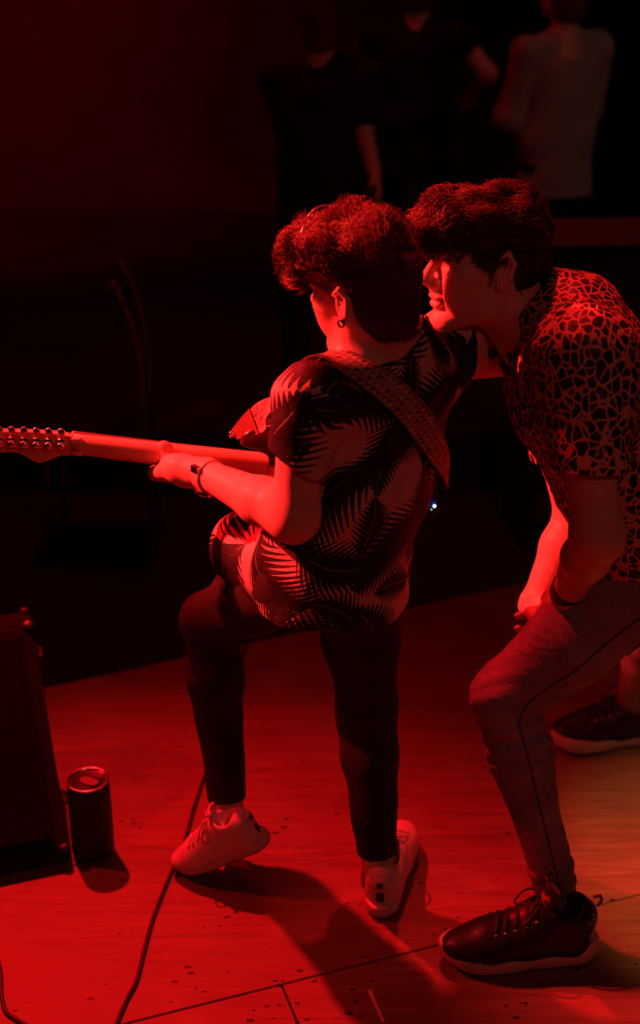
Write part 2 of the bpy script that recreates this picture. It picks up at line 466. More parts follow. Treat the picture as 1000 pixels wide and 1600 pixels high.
M = dict(
    skin=skin_mat(), floral=floral_mat(), leopard=leopard_mat(), wood=wood_mat(), strap=strap_mat(),
    black_jeans=jeans_mat('black_denim', (.012, .010, .011), (.035, .03, .032), .25),
    jeans=jeans_mat('faded_grey_denim', (.12, .11, .13), (.34, .31, .36), .4),
    thread=plain('denim_seam', (.05, .04, .045), .8),
    hair_a=hair_mat('dark_brown_curly_hair', (.17, .075, .05)), hair_b=hair_mat('near_black_wavy_hair', (.10, .05, .035)),
    hair_shade_a=plain('dark_brown_hair_shade', (.055, .028, .02), .9, spec=.1), hair_shade_b=plain('near_black_hair_shade', (.030, .016, .012), .9, spec=.1),  # hair base: scalp shade between the strands put into its colour
    stubble=hair_mat('brow_hair', (.02, .012, .01)),
    white=plain('white_leather', (.66, .62, .58), .5, var=.08, bump=.15), sole=plain('off_white_rubber', (.55, .50, .46), .6, var=.1),
    gum=plain('black_rubber_outsole', (.02, .02, .02), .7), sock=plain('grey_knit_sock', (.50, .46, .42), .9, bump=.5, bscale=500),
    black=plain('black_leather', (.015, .012, .012), .42, spec=.32, bump=.2), gold=plain('brass_eyelet', (.8, .55, .25), .3, 1.0),
    lace=plain('cotton_lace', (.6, .56, .52), .85), blacklace=plain('black_cotton_lace', (.02, .02, .02), .8),
    camo=camo_mat('camo_heel_panel', (.02, .018, .016), (.42, .36, .30)), tongue=camo_mat('leopard_tongue', (.03, .02, .015), (.35, .22, .09)),
    chrome=plain('chrome', (.85, .82, .80), .18, 1.0, var=.05), maple=plain('satin_maple', (.62, .42, .26), .38, var=.12, scale=14),
    rosewood=plain('rosewood', (.06, .03, .02), .5), lacquer=plain('dark_body_lacquer', (.05, .012, .012), .22, var=.3, scale=8),
    leather=plain('oxblood_leather', (.22, .08, .06), .5, bump=.2), string=plain('steel_string', (.7, .68, .65), .3, 1.0),
    plastic=plain('black_plastic', (.015, .014, .014), .45), tolex=plain('black_tolex', (.012, .010, .010), .9, spec=.12, bump=.5, bscale=300),
    grille=plain('black_steel_grille', (.004, .004, .004), .85, 0.0, .1), rubber=plain('black_cable_rubber', (.018, .016, .016), .5),
    alu=plain('brushed_aluminium', (.75, .72, .70), .25, 1.0, var=.1), can=plain('black_can_print', (.012, .010, .011), .55, spec=.25),
    watch=plain('tan_leather_watch_strap', (.66, .42, .32), .55), ink=plain('black_tattoo_ink', (.012, .010, .010), .5),
    blue=emit_mat('blue_led', (.12, .25, 1.0), 9.0), green=emit_mat('green_led', (.3, .5, .08), .5),
    eye=plain('eye_white', (.7, .66, .62), .2, var=.03), iris=plain('dark_iris', (.03, .02, .015), .15),
    lip=plain('lip', (.50, .24, .20), .4), hall=brick_mat(), hallfloor=plain('dark_hall_floor', (.035, .028, .026), .8, var=.5, scale=2),
    grey_tee=plain('grey_cotton', (.36, .35, .33), .85, var=.15, scale=8, bump=.3, bscale=40),
    dark_cloth=plain('dark_cotton', (.012, .011, .012), .85, bump=.3, bscale=40), tape=plain('bare_scraped_wood', (.72, .55, .42), .7),
    steel=plain('painted_steel_tube', (.20, .16, .15), .4, .6), oak=plain('dark_counter_wood', (.22, .15, .11), .45),
    black_wood=plain('black_stage_paint', (.02, .016, .015), .8),
)

# ------------------------------------------------------------------ the setting
YAW = math.radians(19.0)
ux, uy = V(math.cos(YAW), math.sin(YAW), 0), V(-math.sin(YAW), math.cos(YAW), 0)
stage = thing('stage_deck', 'worn plywood stage deck lit deep red', 'stage', (0, 0, 0), kind='structure')
J0 = ptz(440, 1538, 0)                                            # where the three sheets meet
E0, E1 = ptz(90, 1070, 0), ptz(820, 910, 0)                       # the front edge of the stage
edir = nrm(E1 - E0)
def lin(p, d, q, e):                                              # meeting point of two lines on the floor
    A = np.array([[d[0], -e[0]], [d[1], -e[1]]]); s = np.linalg.solve(A, (q - p)[:2]); return p + d * s[0]
def sheet(corners):
    c = np.array(corners); n_ = len(c); m = c.mean(0); ln = []
    for i in range(n_):
        d = nrm(c[(i+1) % n_] - c[i]); nn = V(-d[1], d[0], 0); nn = nn if nn @ (m - c[i]) > 0 else -nn; ln.append((c[i] + nn * .0021, d))
    c = np.array([lin(ln[i-1][0], ln[i-1][1], ln[i][0], ln[i][1]) for i in range(n_)])
    v, f = prism([(p[0], p[1]) for p in c], -.018, 0.0, .0012, 1)
    return mesh_obj('plywood_sheet', v, f, M['wood'], stage, smooth=False)
L_, R_ = -2.6, 2.6
s2 = nrm(ptz(466, 1600, 0) - J0); s2[2] = 0
a0, a1 = J0 + ux * L_, J0 + ux * R_
xr = ptz(1000, 1180, 0)
e0 = lin(a0, uy, E0, edir); e1 = lin(a1, uy, E0, edir)
sheet([a0, a1, e1, e0])
d2 = nrm(s2)
bl, br = J0 + ux * L_ - uy * 1.6, J0 + ux * R_ - uy * 1.6
jm = lin(J0, d2, bl, ux)
sheet([a0, bl, jm, J0]); sheet([J0, jm, br, a1])
v, f = prism([(p[0], p[1]) for p in (bl, br, e1, e0)], -.2, -.0185)
mesh_obj('stage_frame', v, f, M['black_wood'], stage, smooth=False)

def slab(name, c, h, mat):
    v, f = rbox(c, h, 0.0); o = mesh_obj(name, v, f, mat, smooth=False); return tag(o, kind='structure')
tag(slab('floor', (0, 3.5, -.25), (5.2, 6.8, .05), M['hallfloor']), 'dark audience floor below the stage', 'floor')
tag(slab('wall_back', (0, 10.3, 1.8), (5.2, .1, 2.0), M['hall']), 'dark far wall of the hall', 'wall')
tag(slab('wall_left', (-5.2, 3.5, 1.8), (.1, 6.8, 2.0), M['hall']), 'dark left wall of the hall', 'wall')
tag(slab('wall_right', (5.2, 3.5, 1.8), (.1, 6.8, 2.0), M['hall']), 'dark right wall of the hall', 'wall')
tag(slab('ceiling', (0, 3.5, 4.3), (5.3, 6.9, .1), M['hall']), 'dark ceiling of the hall', 'ceiling')

# ------------------------------------------------------------------ people: shared builders
def head_sdf(S, O, Fm, sc=1.0, neck_base=None, neck_r=.054):
    """head, face, ears and neck; Fm columns = forward, left, up; O = midpoint between the ears"""
    def w(x, y, z): return O + Fm @ (V(x, y, z) * sc)
    def e(c, r, k=.02, op='u', tilt=0.0):
        R = Fm
        if tilt: 
            ct, st = math.cos(tilt), math.sin(tilt); R = Fm @ np.array([[ct, 0, st], [0, 1, 0], [-st, 0, ct]])
        S.ell(w(*c), V(*r) * sc, R, k * sc, op)
    def c(a, b, r1, r2, k=.015, op='u'): S.cone(w(*a), w(*b), r1 * sc, r2 * sc, k * sc, op)
    e((-.012, 0, .038), (.098, .075, .086), .02)
    e((.030, 0, -.020), (.056, .058, .080), .04)
    e((.052, 0, .045), (.040, .055, .045), .03)                       # forehead
    for s in (1, -1):
        c((.0, .054*s, -.045), (.018, .050*s, -.072), .014, .014, .03)
        c((.018, .050*s, -.072), (.072, .018*s, -.100), .014, .015, .03)   # jaw line
        e((.060, .044*s, -.008), (.022, .020, .018), .025)            # cheekbone
        c((.078, .042*s, .034), (.089, .010*s, .032), .009, .009, .015)    # brow
        e((.097, .031*s, .016), (.014, .018, .011), .014, 's')        # eye socket
        e((.0745, .031*s, .016), (.0135, .0150, .0125), .004)         # lid over the eyeball
        c((.100, .011*s, -.026), (.104, .010*s, -.029), .0075, .007, .008) # nostril wing
        e((.062, .036*s, -.045), (.026, .018, .030), .03)             # cheek
    c((.088, 0, .024), (.1135, 0, -.018), .0075, .0095, .012)         # nose ridge
    e((.1145, 0, -.0215), (.0105, .011, .0095), .008)
    c((.098, 0, -.032), (.094, 0, -.046), .008, .009, .012)           # philtrum
    e((.0935, 0, -.0525), (.0100, .022, .0062), .006); e((.0915, 0, -.0665), (.0100, .020, .0072), .006)
    c((.104, -.018, -.0592), (.104, .018, -.0592), .0022, .0022, .004, 's')
    e((.080, 0, -.098), (.020, .024, .018), .02)
    for s in (1, -1):                                                # ears
        e((-.006, .076*s, .004), (.019, .0075, .031), .006, 'u', -.25)
        e((-.002, .0850*s, .004), (.0095, .006, .017), .004, 's', -.25)
        e((.002, .0765*s, -.026), (.009, .006, .010), .008)
        c((-.018, .0835*s, .012), (-.006, .0845*s, .033), .0042, .0040, .004)
        c((-.006, .0845*s, .033), (.010, .0815*s, .022), .0040, .0035, .004)
        c((-.018, .0835*s, .012), (-.008, .0815*s, -.018), .0042, .0040, .004)
    c((-.030, 0, -.030), (-.034, 0, -.060), .058, .055, .03)
    if neck_base is not None:
        S.cone(w(-.022, 0, -.055), neck_base, .054 * sc, neck_r, .03)
    return w

def hand_sdf(S, W, F, N, thumb, curls=(.5, .55, .6, .65), spread=.004, sc=1.0):
    """open hand: W wrist, F pointing to the fingers, N out of the palm, thumb = +1/-1 side"""
    Fm = frame(F, -np.asarray(N, float)); f, l = Fm[:, 0], Fm[:, 1] * thumb; n = nrm(N)
    n = nrm(n - f * (n @ f))
    S.box(W + f * .048 * sc, V(.046, .040, .014) * sc, .012 * sc, Fm, .015)
    S.cone(W - f * .02, W + f * .02 * sc, .025 * sc, .028 * sc, .02, w=n, s=.75)
    for i, (ln, cu) in enumerate(zip((.072, .080, .075, .060), curls)):
        k = W + f * (.088 - .004 * abs(i - 1)) * sc + l * (.030 - .020 * i) * sc
        d = nrm(f + l * (1.2 - i) * spread * 10); p = k; a = 0
        for j, (fr, r) in enumerate(((.45, .0088), (.32, .0082), (.23, .0075))):
            a += cu * (1.0 if j else .6); dd = nrm(d * math.cos(a) + n * math.sin(a)); q = p + dd * ln * fr * sc
            S.cone(p, q, r * sc, (r - .0006) * sc, .004); p = q
    b = W + f * .022 * sc + l * .026 * sc; m = b + (f * .030 + l * .022 + n * .012) * sc; t = m + (f * .028 + l * .004 + n * .012) * sc
    S.cone(b, m, .0125 * sc, .0105 * sc, .012); S.cone(m, t, .0102 * sc, .0085 * sc, .005)

def strands(name, pts, nors, flow, length, n, mat, parent, r=.0011, curl=0.0, lift=.35, seg=7, noise=.35, seed=1):
    """locks of hair rooted on a scalp surface"""
    g = np.random.default_rng(seed); pick = g.integers(0, len(pts), n); vs, fs = [], []
    base = pts[pick]; nn = nors[pick]; L = np.array([length(p) for p in base]) * g.uniform(.65, 1.15, n)
    d = np.array([flow(p) for p in base]); d = d - nn * (d * nn).sum(1)[:, None] * .7
    d /= np.linalg.norm(d, axis=1)[:, None] + 1e-9
    # neighbouring locks share a direction
    clump = np.stack([np.sin(base @ nrm(g.normal(size=3)) * 70 + g.uniform(0, 6)) for _ in range(3)], 1)
    d = d + nn * lift + clump * noise + g.normal(size=(n, 3)) * noise * .35
    d /= np.linalg.norm(d, axis=1)[:, None]
    side = np.cross(d, nn); side /= np.linalg.norm(side, axis=1)[:, None] + 1e-9; up = np.cross(side, d)
    ph = (base @ V(61, 47, 53)) + g.uniform(0, 1.2, n); fr = g.uniform(.7, 1.3, n)
    rings = []
    for k in range(seg + 1):
        t = k / seg
        bend = -nn * (L * t * t * .35)[:, None]
        c = base - nn * .003 + d * (L * t)[:, None] + bend
        if curl: c = c + (side * np.sin(ph + 7 * t * fr)[:, None] + up * np.cos(ph + 7 * t * fr)[:, None]) * (curl * L * (.25 + t))[:, None]
        rad = r * (1 - t) ** .6 + .00015
        rings.append([c + side * rad, c - side * rad * .5 + up * rad * .85, c - side * rad * .5 - up * rad * .85])
    A = np.array(rings)                                             # seg+1, 3, n, 3
    A = A.transpose(2, 0, 1, 3).reshape(n, -1, 3)
    F = []
    for k in range(seg):
        for j in range(3): F.append((k*3+j, k*3+(j+1) % 3, (k+1)*3+(j+1) % 3, (k+1)*3+j))
    F = np.array(F)[None] + (np.arange(n) * (seg + 1) * 3)[:, None, None]
    return A.reshape(-1, 3), F.reshape(-1, 4)

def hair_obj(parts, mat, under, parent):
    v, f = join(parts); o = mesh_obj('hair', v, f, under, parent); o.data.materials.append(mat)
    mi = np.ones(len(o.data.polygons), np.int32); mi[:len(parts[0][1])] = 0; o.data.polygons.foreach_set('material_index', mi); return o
def vnormals(S, v, e=.002):
    g = np.stack([S.at(v + e * np.eye(3)[i]) - S.at(v - e * np.eye(3)[i]) for i in range(3)], -1)
    return g / (np.linalg.norm(g, axis=1)[:, None] + 1e-9)

# ------------------------------------------------------------------ shoes
def shoe(parent, heel, fwd, up, style, side, length=.295):
    """sneaker; heel = rear bottom of the sole; local x forward, y left, z up"""
    Fm = frame(fwd, up); sc = length / .295
    S = Sdf()
    S.ell((.222, 0, .046), (.070, .044, .030), None, .03)
    S.cone((.20, 0, .046), (.12, 0, .060), .040, .040, .03); S.cone((.19, 0, .058), (.095, 0, .095), .030, .036, .03)
    S.cone((.05, 0, .045), (.046, 0, .088), .036, .034, .03); S.cone((.05, 0, .05), (.13, 0, .05), .037, .038, .03)
    S.cone((.040, 0, .09), (.090, 0, .10), .034, .036, .02)
    if style == 'black': S.cone((.030, 0, .10), (.042, 0, .122), .020, .018, .02)
    S.cone((.064, 0, .108), (.075, 0, .20), .029, .036, .008, 's')
    S.cut(lambda P: .020 - P[:, 2])
    v, f = S.mesh(.0034)
    up_m = M['white'] if style == 'white' else M['black']
    o = mesh_obj('shoe', v * sc, f, up_m, None); o.parent = parent
    Mx = Matrix.Identity(4)
    for i in range(3):
        for j in range(3): Mx[i][j] = Fm[i, j]
    hp = np.asarray(heel) - np.array(parent.location)
    for i in range(3): Mx[i][3] = hp[i]
    o.matrix_local = Mx
    # sole: rounded footprint, slightly wider than the upper, curved up at the toe
    xs = np.linspace(0, 1, 33); L = .297
    def hw(t):
        h = np.interp(t, [0, .05, .12, .3, .45, .62, .78, .9, .97, 1], [.012, .028, .036, .035, .034, .044, .047, .038, .020, .006]); return h
    def off(t): return side * np.interp(t, [0, .4, .7, 1], [0, .002, -.002, -.008])
    thick = .030 if style == 'white' else .040
    rows = []; prof = [(0, .90), (.004, .98), (thick * .5, 1.06), (thick * .92, 1.05), (thick, .99)]
    for z, s in prof:
        ring = []
        for sg in (1, -1):
            for t in (xs if sg == 1 else xs[::-1]):
                tw = np.interp(t, [0, .15, .6, .85, 1], [.002, 0, 0, .006, .020])
                zz = z + tw * (1 - z / thick * .35)
                if style == 'black': zz += (z / thick) * (.010 * math.exp(-((t - .12) / .18) ** 2) - .006 * math.exp(-((t - .55) / .12) ** 2))
                ring.append((t * L - .004 + (s - 1) * (t - .5) * .06, sg * hw(t) * s + off(t), zz))
        rows.append(ring)
    nn = len(rows[0]); vs = np.array([p for r in rows for p in r]); fs = []
    for i in range(len(rows) - 1):
        for j in range(nn): fs.append((i*nn+j, (i+1)*nn+j, (i+1)*nn+(j+1) % nn, i*nn+(j+1) % nn))
    half = len(xs)
    for i0 in (0, (len(rows)-1)*nn):
        for j in range(half - 1):
            q = (i0+j, i0+j+1, i0+nn-2-j, i0+nn-1-j); fs.append(q if i0 == 0 else q[::-1])
    so = mesh_obj('sole', vs * sc, fs, M['sole'], o, local=True)
    vo = vs.copy(); vo[:, 2] = np.minimum(vo[:, 2], .006) - .0012; vo[:, 1] *= 1.0
    vo = vs[:2*nn].copy(); vo[nn:, 2] = vo[:nn, 2] + .004; vo[:, 2] -= .0012; vo[:, 1] *= 1.012
    fo = [q for q in fs if max(q) < 2*nn]
    mesh_obj('outsole', vo * sc, fo, M['gum'], o, local=True)
    def top(x, y=0.0):
        z = np.linspace(.03, .17, 90); d = S.at(np.stack([np.full(90, x), np.full(90, y), z], 1)); ins = z[d < 0]
        return (ins.max() if len(ins) else .05)
    # tongue
    tz = top(.105)
    tc = smooth_path([(.165, 0, top(.165) - .004), (.135, 0, top(.135) + .001), (.112, 0, .128), (.098, 0, .150 if style == 'white' else .165), (.106 if style == 'black' else .092, 0, .165 if style == 'white' else .185)], 4)
    vs, fs = [], []
    for i, p in enumerate(tc):
        wd = np.interp(i / (len(tc) - 1), [0, .7, .92, 1], [.018, .027, .026, .016])
        for y in np.linspace(-1, 1, 7): vs.append((p[0] - .010 * y * y, y * wd, p[2]))
        for y in np.linspace(1, -1, 7): vs.append((p[0] - .010 * y * y - .006, y * wd * .96, p[2] - .002))
    for i in range(len(tc) - 1):
        for j in range(14): fs.append((i*14+j, i*14+(j+1) % 14, (i+1)*14+(j+1) % 14, (i+1)*14+j))
    fs.append(tuple(range(14))[::-1]); fs.append(tuple((len(tc)-1)*14+j for j in range(14)))
    mesh_obj('tongue', np.array(vs) * sc, fs, M['white'] if style == 'white' else M['tongue'], o, local=True)
    # laces and eyelets
    lm = M['lace'] if style == 'white' else M['blacklace']
    for i, x in enumerate((.118, .137, .156, .175, .192)):
        path = [(x + .004, -.027, top(x + .004, -.027) + .001), (x, -.012, top(x, -.012) + .003), (x - .002, 0, top(x) + .004), (x, .012, top(x, .012) + .003), (x + .004, .027, top(x + .004, .027) + .001)]
        v, f = tube(smooth_path(path, 3), .0026, 6); v[:, 0] += (v[:, 0] - x) * .6
        mesh_obj('lace', v * sc, f, lm, o, local=True)
        if style == 'black':
            for s in (-1, 1):
                c = V(x + .006, s * .030, top(x + .006, s * .030)); rr = [c + V(.0032 * math.cos(a), s * .0010, .0032 * math.sin(a)) for a in np.linspace(0, 6.283, 9)[:-1]]
                v, f = tube(rr, .0013, 5, closed=True); mesh_obj('eyelet', v * sc, f, M['gold'], o, local=True)
    # bow of the lace
    bow = [(.112, .004, .139), (.118, .022, .142), (.135, .034, .128), (.150, .032, .106), (.140, .022, .112), (.118, .008, .138)]
    for s in (1, -1):
        v, f = tube(smooth_path([V(p[0], p[1] * s, p[2]) for p in bow], 4), .0024, 6); mesh_obj('lace_bow', v * sc, f, lm, o, local=True)
    # heel details
    def heel_patch(zlo, zhi, wid, push, mat, name, n=6):
        vs, fs = [], []
        for z in np.linspace(zlo, zhi, n):
            for y in np.linspace(-wid, wid, n):
                xx = np.linspace(-.03, .06, 120); d = S.at(np.stack([xx, np.full(120, y), np.full(120, z)], 1)); ins = xx[d < 0]
                vs.append((ins.min() - push if len(ins) else .02, y, z))
        m = len(vs); vs += [(p[0] + push * 1.5, p[1], p[2]) for p in vs]
        for i in range(n - 1):
            for j in range(n - 1): q = (i*n+j, (i+1)*n+j, (i+1)*n+j+1, i*n+j+1); fs.append(q); fs.append(tuple(k + m for k in q[::-1]))
        rim = [j for j in range(n)] + [i*n+n-1 for i in range(1, n)] + [(n-1)*n+j for j in range(n-2, -1, -1)] + [i*n for i in range(n-2, 0, -1)]
        for a, b in zip(rim, rim[1:] + rim[:1]): fs.append((a, b, b + m, a + m))
        mesh_obj(name, np.array(vs) * sc, fs, mat, o, local=True)
    if style == 'white':
        heel_patch(.040, .066, .0095, .0016, M['plastic'], 'heel_patch')
        heel_patch(.076, .104, .020, .0024, M['white'], 'heel_tab')
        heel_patch(.083, .094, .007, .0032, M['plastic'], 'heel_emblem')
    else:
        heel_patch(.048, .112, .034, .0016, M['camo'], 'heel_panel', 9)
        lp = [(.000, 0, .110), (-.006, 0, .122), (-.002, 0, .132), (.010, 0, .130)]
        v, f = tube(smooth_path(lp, 4), .003, 6); mesh_obj('pull_loop', v * sc, f, M['leather'], o, local=True)
    return o

# ================================================================== the guitarist
A_root_loc = tuple(ptz(545, 1400, 0))
guit = thing('person', 'guitarist in dark palm-print shirt, black trousers and white sneakers, fretting the guitar', 'person', A_root_loc)
G_F, G_L = nrm((-.68, .73, 0)), nrm((-.73, -.68, 0))             # where the chest faces, his left
pelvis = pt(518, 885, 2.20); neckb = pt(626, 540, 2.19)
shL, shR = pt(482, 618, 2.06), pt(703, 537, 2.30)
hipL, hipR = pt(472, 895, 2.17), pt(556, 880, 2.21)
kneeL, ankL = ptz(328, 968, .56), ptz(356, 1265, .14)
kneeR, ankR = pt(573, 1105, 2.29), ptz(590, 1348, .10)
elbL, wrL = pt(459, 808, 2.04), pt(322, 741, 2.245)
elbR = pt(838, 545, 2.52); wrR = V(.665, 2.49, 1.17)
headO = pt(571, 452, 2.16)
headM = frame((-.80, .58, -.12), (-.20, -.08, .98))

# guitar neck line (needed by the fretting hand)
HEEL, NUT = pt(412, 727, 2.335), pt(115, 692, 2.365)
gX = nrm(NUT - HEEL); gZ = nrm(np.cross(gX, np.cross(V(0, 1, .12), gX))); gY = np.cross(gZ, gX)
def on_neck(px):
    t = (412 - px) / (412 - 115.); return HEEL + (NUT - HEEL) * t

B = Sdf()
wA = head_sdf(B, headO, headM, .95, neckb, .056)
B.cone(pelvis, pelvis + (neckb - pelvis) * .5, .10, .095, .05, w=G_L, s=1.25)
B.cone(pelvis + (neckb - pelvis) * .5, pelvis + (neckb - pelvis) * .82, .09, .09, .05, w=G_L, s=1.45)
B.cone(neckb - V(0, 0, .03), shL + V(0, 0, -.005), .05, .05, .04); B.cone(neckb - V(0, 0, .03), shR, .05, .05, .04)
B.cone(shL, elbL, .050, .037, .02); B.cone(elbL, elbL + (wrL - elbL) * .35, .037, .042, .045); B.cone(elbL + (wrL - elbL) * .35, wrL, .042, .0265, .02)
B.cone(shR, elbR, .070, .050, .02); B.cone(elbR, wrR, .044, .028, .02)
for h_, k_, a_ in ((hipL, kneeL, ankL), (hipR, kneeR, ankR)):
    B.cone(pelvis, h_, .085, .07, .04); B.cone(h_, k_, .066, .046, .03); B.cone(k_, k_ + (a_ - k_) * .35, .045, .046, .03); B.cone(k_ + (a_ - k_) * .35, a_, .046, .032, .03)
    B.cone(a_, a_ - V(0, 0, .06), .032, .03, .02)
body_main = B
# the fretting hand closes around the neck from below
Hd = Sdf()
Hd.cone(elbL + (wrL - elbL) * .5, wrL, .0365, .0265, .02)
n0 = on_neck(268)
backN = n0 - gZ * .016                                            # rear of the neck
palm = pt(285, 735, 2.275)
Hd.cone(wrL, palm, .027, .030, .02, w=gZ, s=.85)
Mp = frame(nrm(palm - wrL), gY)
kn = [n0 + gX * (.030 - .019 * i) - gY * (.040 - .002 * i) - gZ * .012 for i in range(4)]
for i, k_ in enumerate(kn):
    Hd.cone(palm + gX * (.006 - .006 * i) - gY * .004 * (i - 1), k_, .020, .0135, .016)
    p1 = k_ + gZ * .036 - gY * .006 + gX * .007; p2 = p1 + gZ * .012 + gY * .024 + gX * .003; p3 = p2 + gY * .022 - gZ * .006
    Hd.cone(k_, p1, .0112, .0096, .006); Hd.cone(p1, p2, .0092, .0086, .004); Hd.cone(p2, p3, .0084, .0074, .004)
t0 = palm + gY * .006 + gX * .0; t1 = n0 - gX * .006 - gZ * .028 + gY * .002; t2 = n0 + gX * .006 - gZ * .024 + gY * .030
Hd.cone(wrL + (palm - wrL) * .5, t1, .022, .0165, .02); Hd.cone(t1, t2 - gY * .004, .0150, .0115, .010); Hd.cone(t2 - gY * .006, t2 + gX * .006, .0112, .0098, .006)
B.prims += Hd.prims[1:]
HR = Sdf(); hand_sdf(HR, wrR, nrm(V(.10, -1, -.05)), V(-1, 0, -.1), -1, (.5, .5, .55, .6)); B.prims += HR.prims
def span(*pts, m=.07):
    a = np.array(pts); return a.min(0) - m, a.max(0) + m
parts = [B.mesh(.0030, *span(headO, headO, m=.135)),
         B.mesh(.0042, *span(elbL, shL - V(0, 0, .06), m=.065)),
         B.mesh(.0028, *span(elbL + (wrL - elbL) * .35, pt(225, 755, 2.32), m=.045)),
         B.mesh(.0060, *span(shR, elbR, wrR, wrR + V(.02, -.18, -.03), m=.08)),
         B.mesh(.0100, *span(pelvis, neckb, m=.19)),
         B.mesh(.0100, *span(hipL, hipR, kneeL, kneeR, ankL, ankR, ankR - V(0, 0, .08), m=.09))]
bv, bf = join(parts)
mesh_obj('body', bv, bf, M['skin'], guit)

# face details that can be told apart
def eye_set(w, parent, sc=1.0, brow=None):
    for s in (1, -1):
        c = w(.0785, .031 * s, .0155); R = .0115 * sc
        v, f = lathe([(R * math.cos(a) + 1e-5, R * math.sin(a)) for a in np.linspace(-1.55, 1.55, 9)], 14)
        o = mesh_obj('eye', v + c, f, M['eye'], parent)
        q = [w(.0895 - .0025 * abs(t) * 1.2, (.031 + .012 * t) * s, .0165) for t in np.linspace(-1, 1, 5)]
        v, f = tube(q, .0016, 5); mesh_obj('eyelash', v, f, M['stubble'], parent)
        q = [w(.0965 - .012 * abs(t) ** 1.5, (.030 + .020 * t) * s, .0385 + .003 * (1 - t * t)) for t in np.linspace(-1, 1, 7)]
        v, f = tube(q, [.002, .0045, .005, .005, .0045, .003, .001], 6); mesh_obj('eyebrow', v, f, M['stubble'], parent)
eye_set(wA, guit)

# hair: cropped sides, thick curly top falling over the brow
H = Sdf(); fr = headM
H.ell(wA(-.012, 0, .045), V(.0985, .0765, .086), fr, .02)
H.ell(wA(-.026, 0, .0), V(.068, .066, .085), fr, .03); H.cone(wA(-.028, 0, -.030), wA(-.030, 0, -.075), .0585, .056, .03)
H.ell(wA(.010, 0, .088), V(.092, .070, .056), fr, .03); H.ell(wA(.076, .010, .090), V(.042, .058, .038), fr, .02); H.ell(wA(.096, .020, .066), V(.030, .050, .032), fr, .02)
H.ell(wA(-.045, .012, .096), V(.048, .055, .038), fr, .02)
H.ell(wA(.060, .050, .060), V(.040, .026, .034), fr, .015); H.ell(wA(.030, .062, .062), V(.035, .022, .030), fr, .015)
H.post = lambda P, d: d + np.where((P - headO) @ fr[:, 2] > .045, wr(P, 5, .0045, 75), 0)
def hl_cut(P):
    q = (P - headO) @ fr; x, y, z = q[:, 0], q[:, 1], q[:, 2]
    line = np.interp(x, [-.12, -.085, -.045, -.024, -.016, .012, .018, .032, .055, .08, .2], [-.075, -.082, -.070, -.040, .022, .026, .004, .010, .034, .044, .030])
    return (line - z) * .8
H.cut(hl_cut)
hv, hf = H.mesh(.0036)
hn = vnormals(H, hv); loc = (hv - headO) @ fr
topm = (loc[:, 2] > .066) & (hn @ fr[:, 2] > -.3); sid = loc[:, 2] <= .075
def flowA(p):
    q = (p - headO) @ fr; return fr @ nrm(V(.9 + 2 * q[0], q[1] * 9, .15 - 3 * max(0, q[0] - .05)))
s1 = strands('h', hv[topm], hn[topm], flowA, lambda p: .036 + .16 * max(0, ((p - headO) @ fr)[0] * .35), 9500, M['hair_a'], guit, .0011, .24, .34, 8, .42, 3)
s2 = strands('h', hv[sid], hn[sid], lambda p: fr @ V(-.4, 0, -1), lambda p: .013, 7000, M['hair_a'], guit, .0009, 0, .42, 3, .25, 4)
fm = (loc[:, 0] > .075) & (loc[:, 2] > .035)
s3 = strands('h', hv[fm], hn[fm], lambda p: fr @ nrm(V(.5, .15, -.5)), lambda p: .040, 1800, M['hair_a'], guit, .0011, .34, .30, 9, .5, 6)
hair_obj([(hv, hf), s1, s2, s3], M['hair_a'], M['hair_shade_a'], guit)
# thin beaded hairband
cst = [wA(.070, .076 * math.cos(a), .075 + .078 * math.sin(a)) for a in np.linspace(.1, 2.9, 26)]
v, f = tube(cst, .0016, 6); mesh_obj('hairband', v, f, M['chrome'], guit)
# ear ring
er = wA(.004, .084, -.031); rr = [er + headM @ V(.006 * math.cos(a), .0015, .006 * math.sin(a)) for a in np.linspace(0, 6.283, 13)[:-1]]
v, f = tube(rr, .0022, 6, closed=True); mesh_obj('earring', v, f, M['plastic'], guit)

# trousers
T = Sdf()
T.cone(pelvis + V(0, 0, .04), pelvis - V(0, 0, .02), .105, .105, .04, w=G_L, s=1.3)
for h_, k_, a_, ra in ((hipL, kneeL, ankL, .042), (hipR, kneeR, ankR, .043)):
    T.cone(h_, h_ + (k_ - h_) * .5, .088, .074, .04); T.cone(h_ + (k_ - h_) * .5, k_, .074, .059, .03)
    c_ = k_ + (a_ - k_) * .3; T.cone(k_, c_, .058, .0575, .03); T.cone(c_, a_, .0575, ra, .03)
    ax = nrm(a_ - k_); T.cut(lambda P, a_=a_, ax=ax: np.where(((P - a_) ** 2).sum(1) < .02, ((P - a_) @ ax) + .026, -1))
T.post = lambda P, d: d + wr(P * V(1, 1, 1.8), 11, .0022, 34)
v, f = T.mesh(.0055); mesh_obj('trousers', v, f, M['black_jeans'], guit)

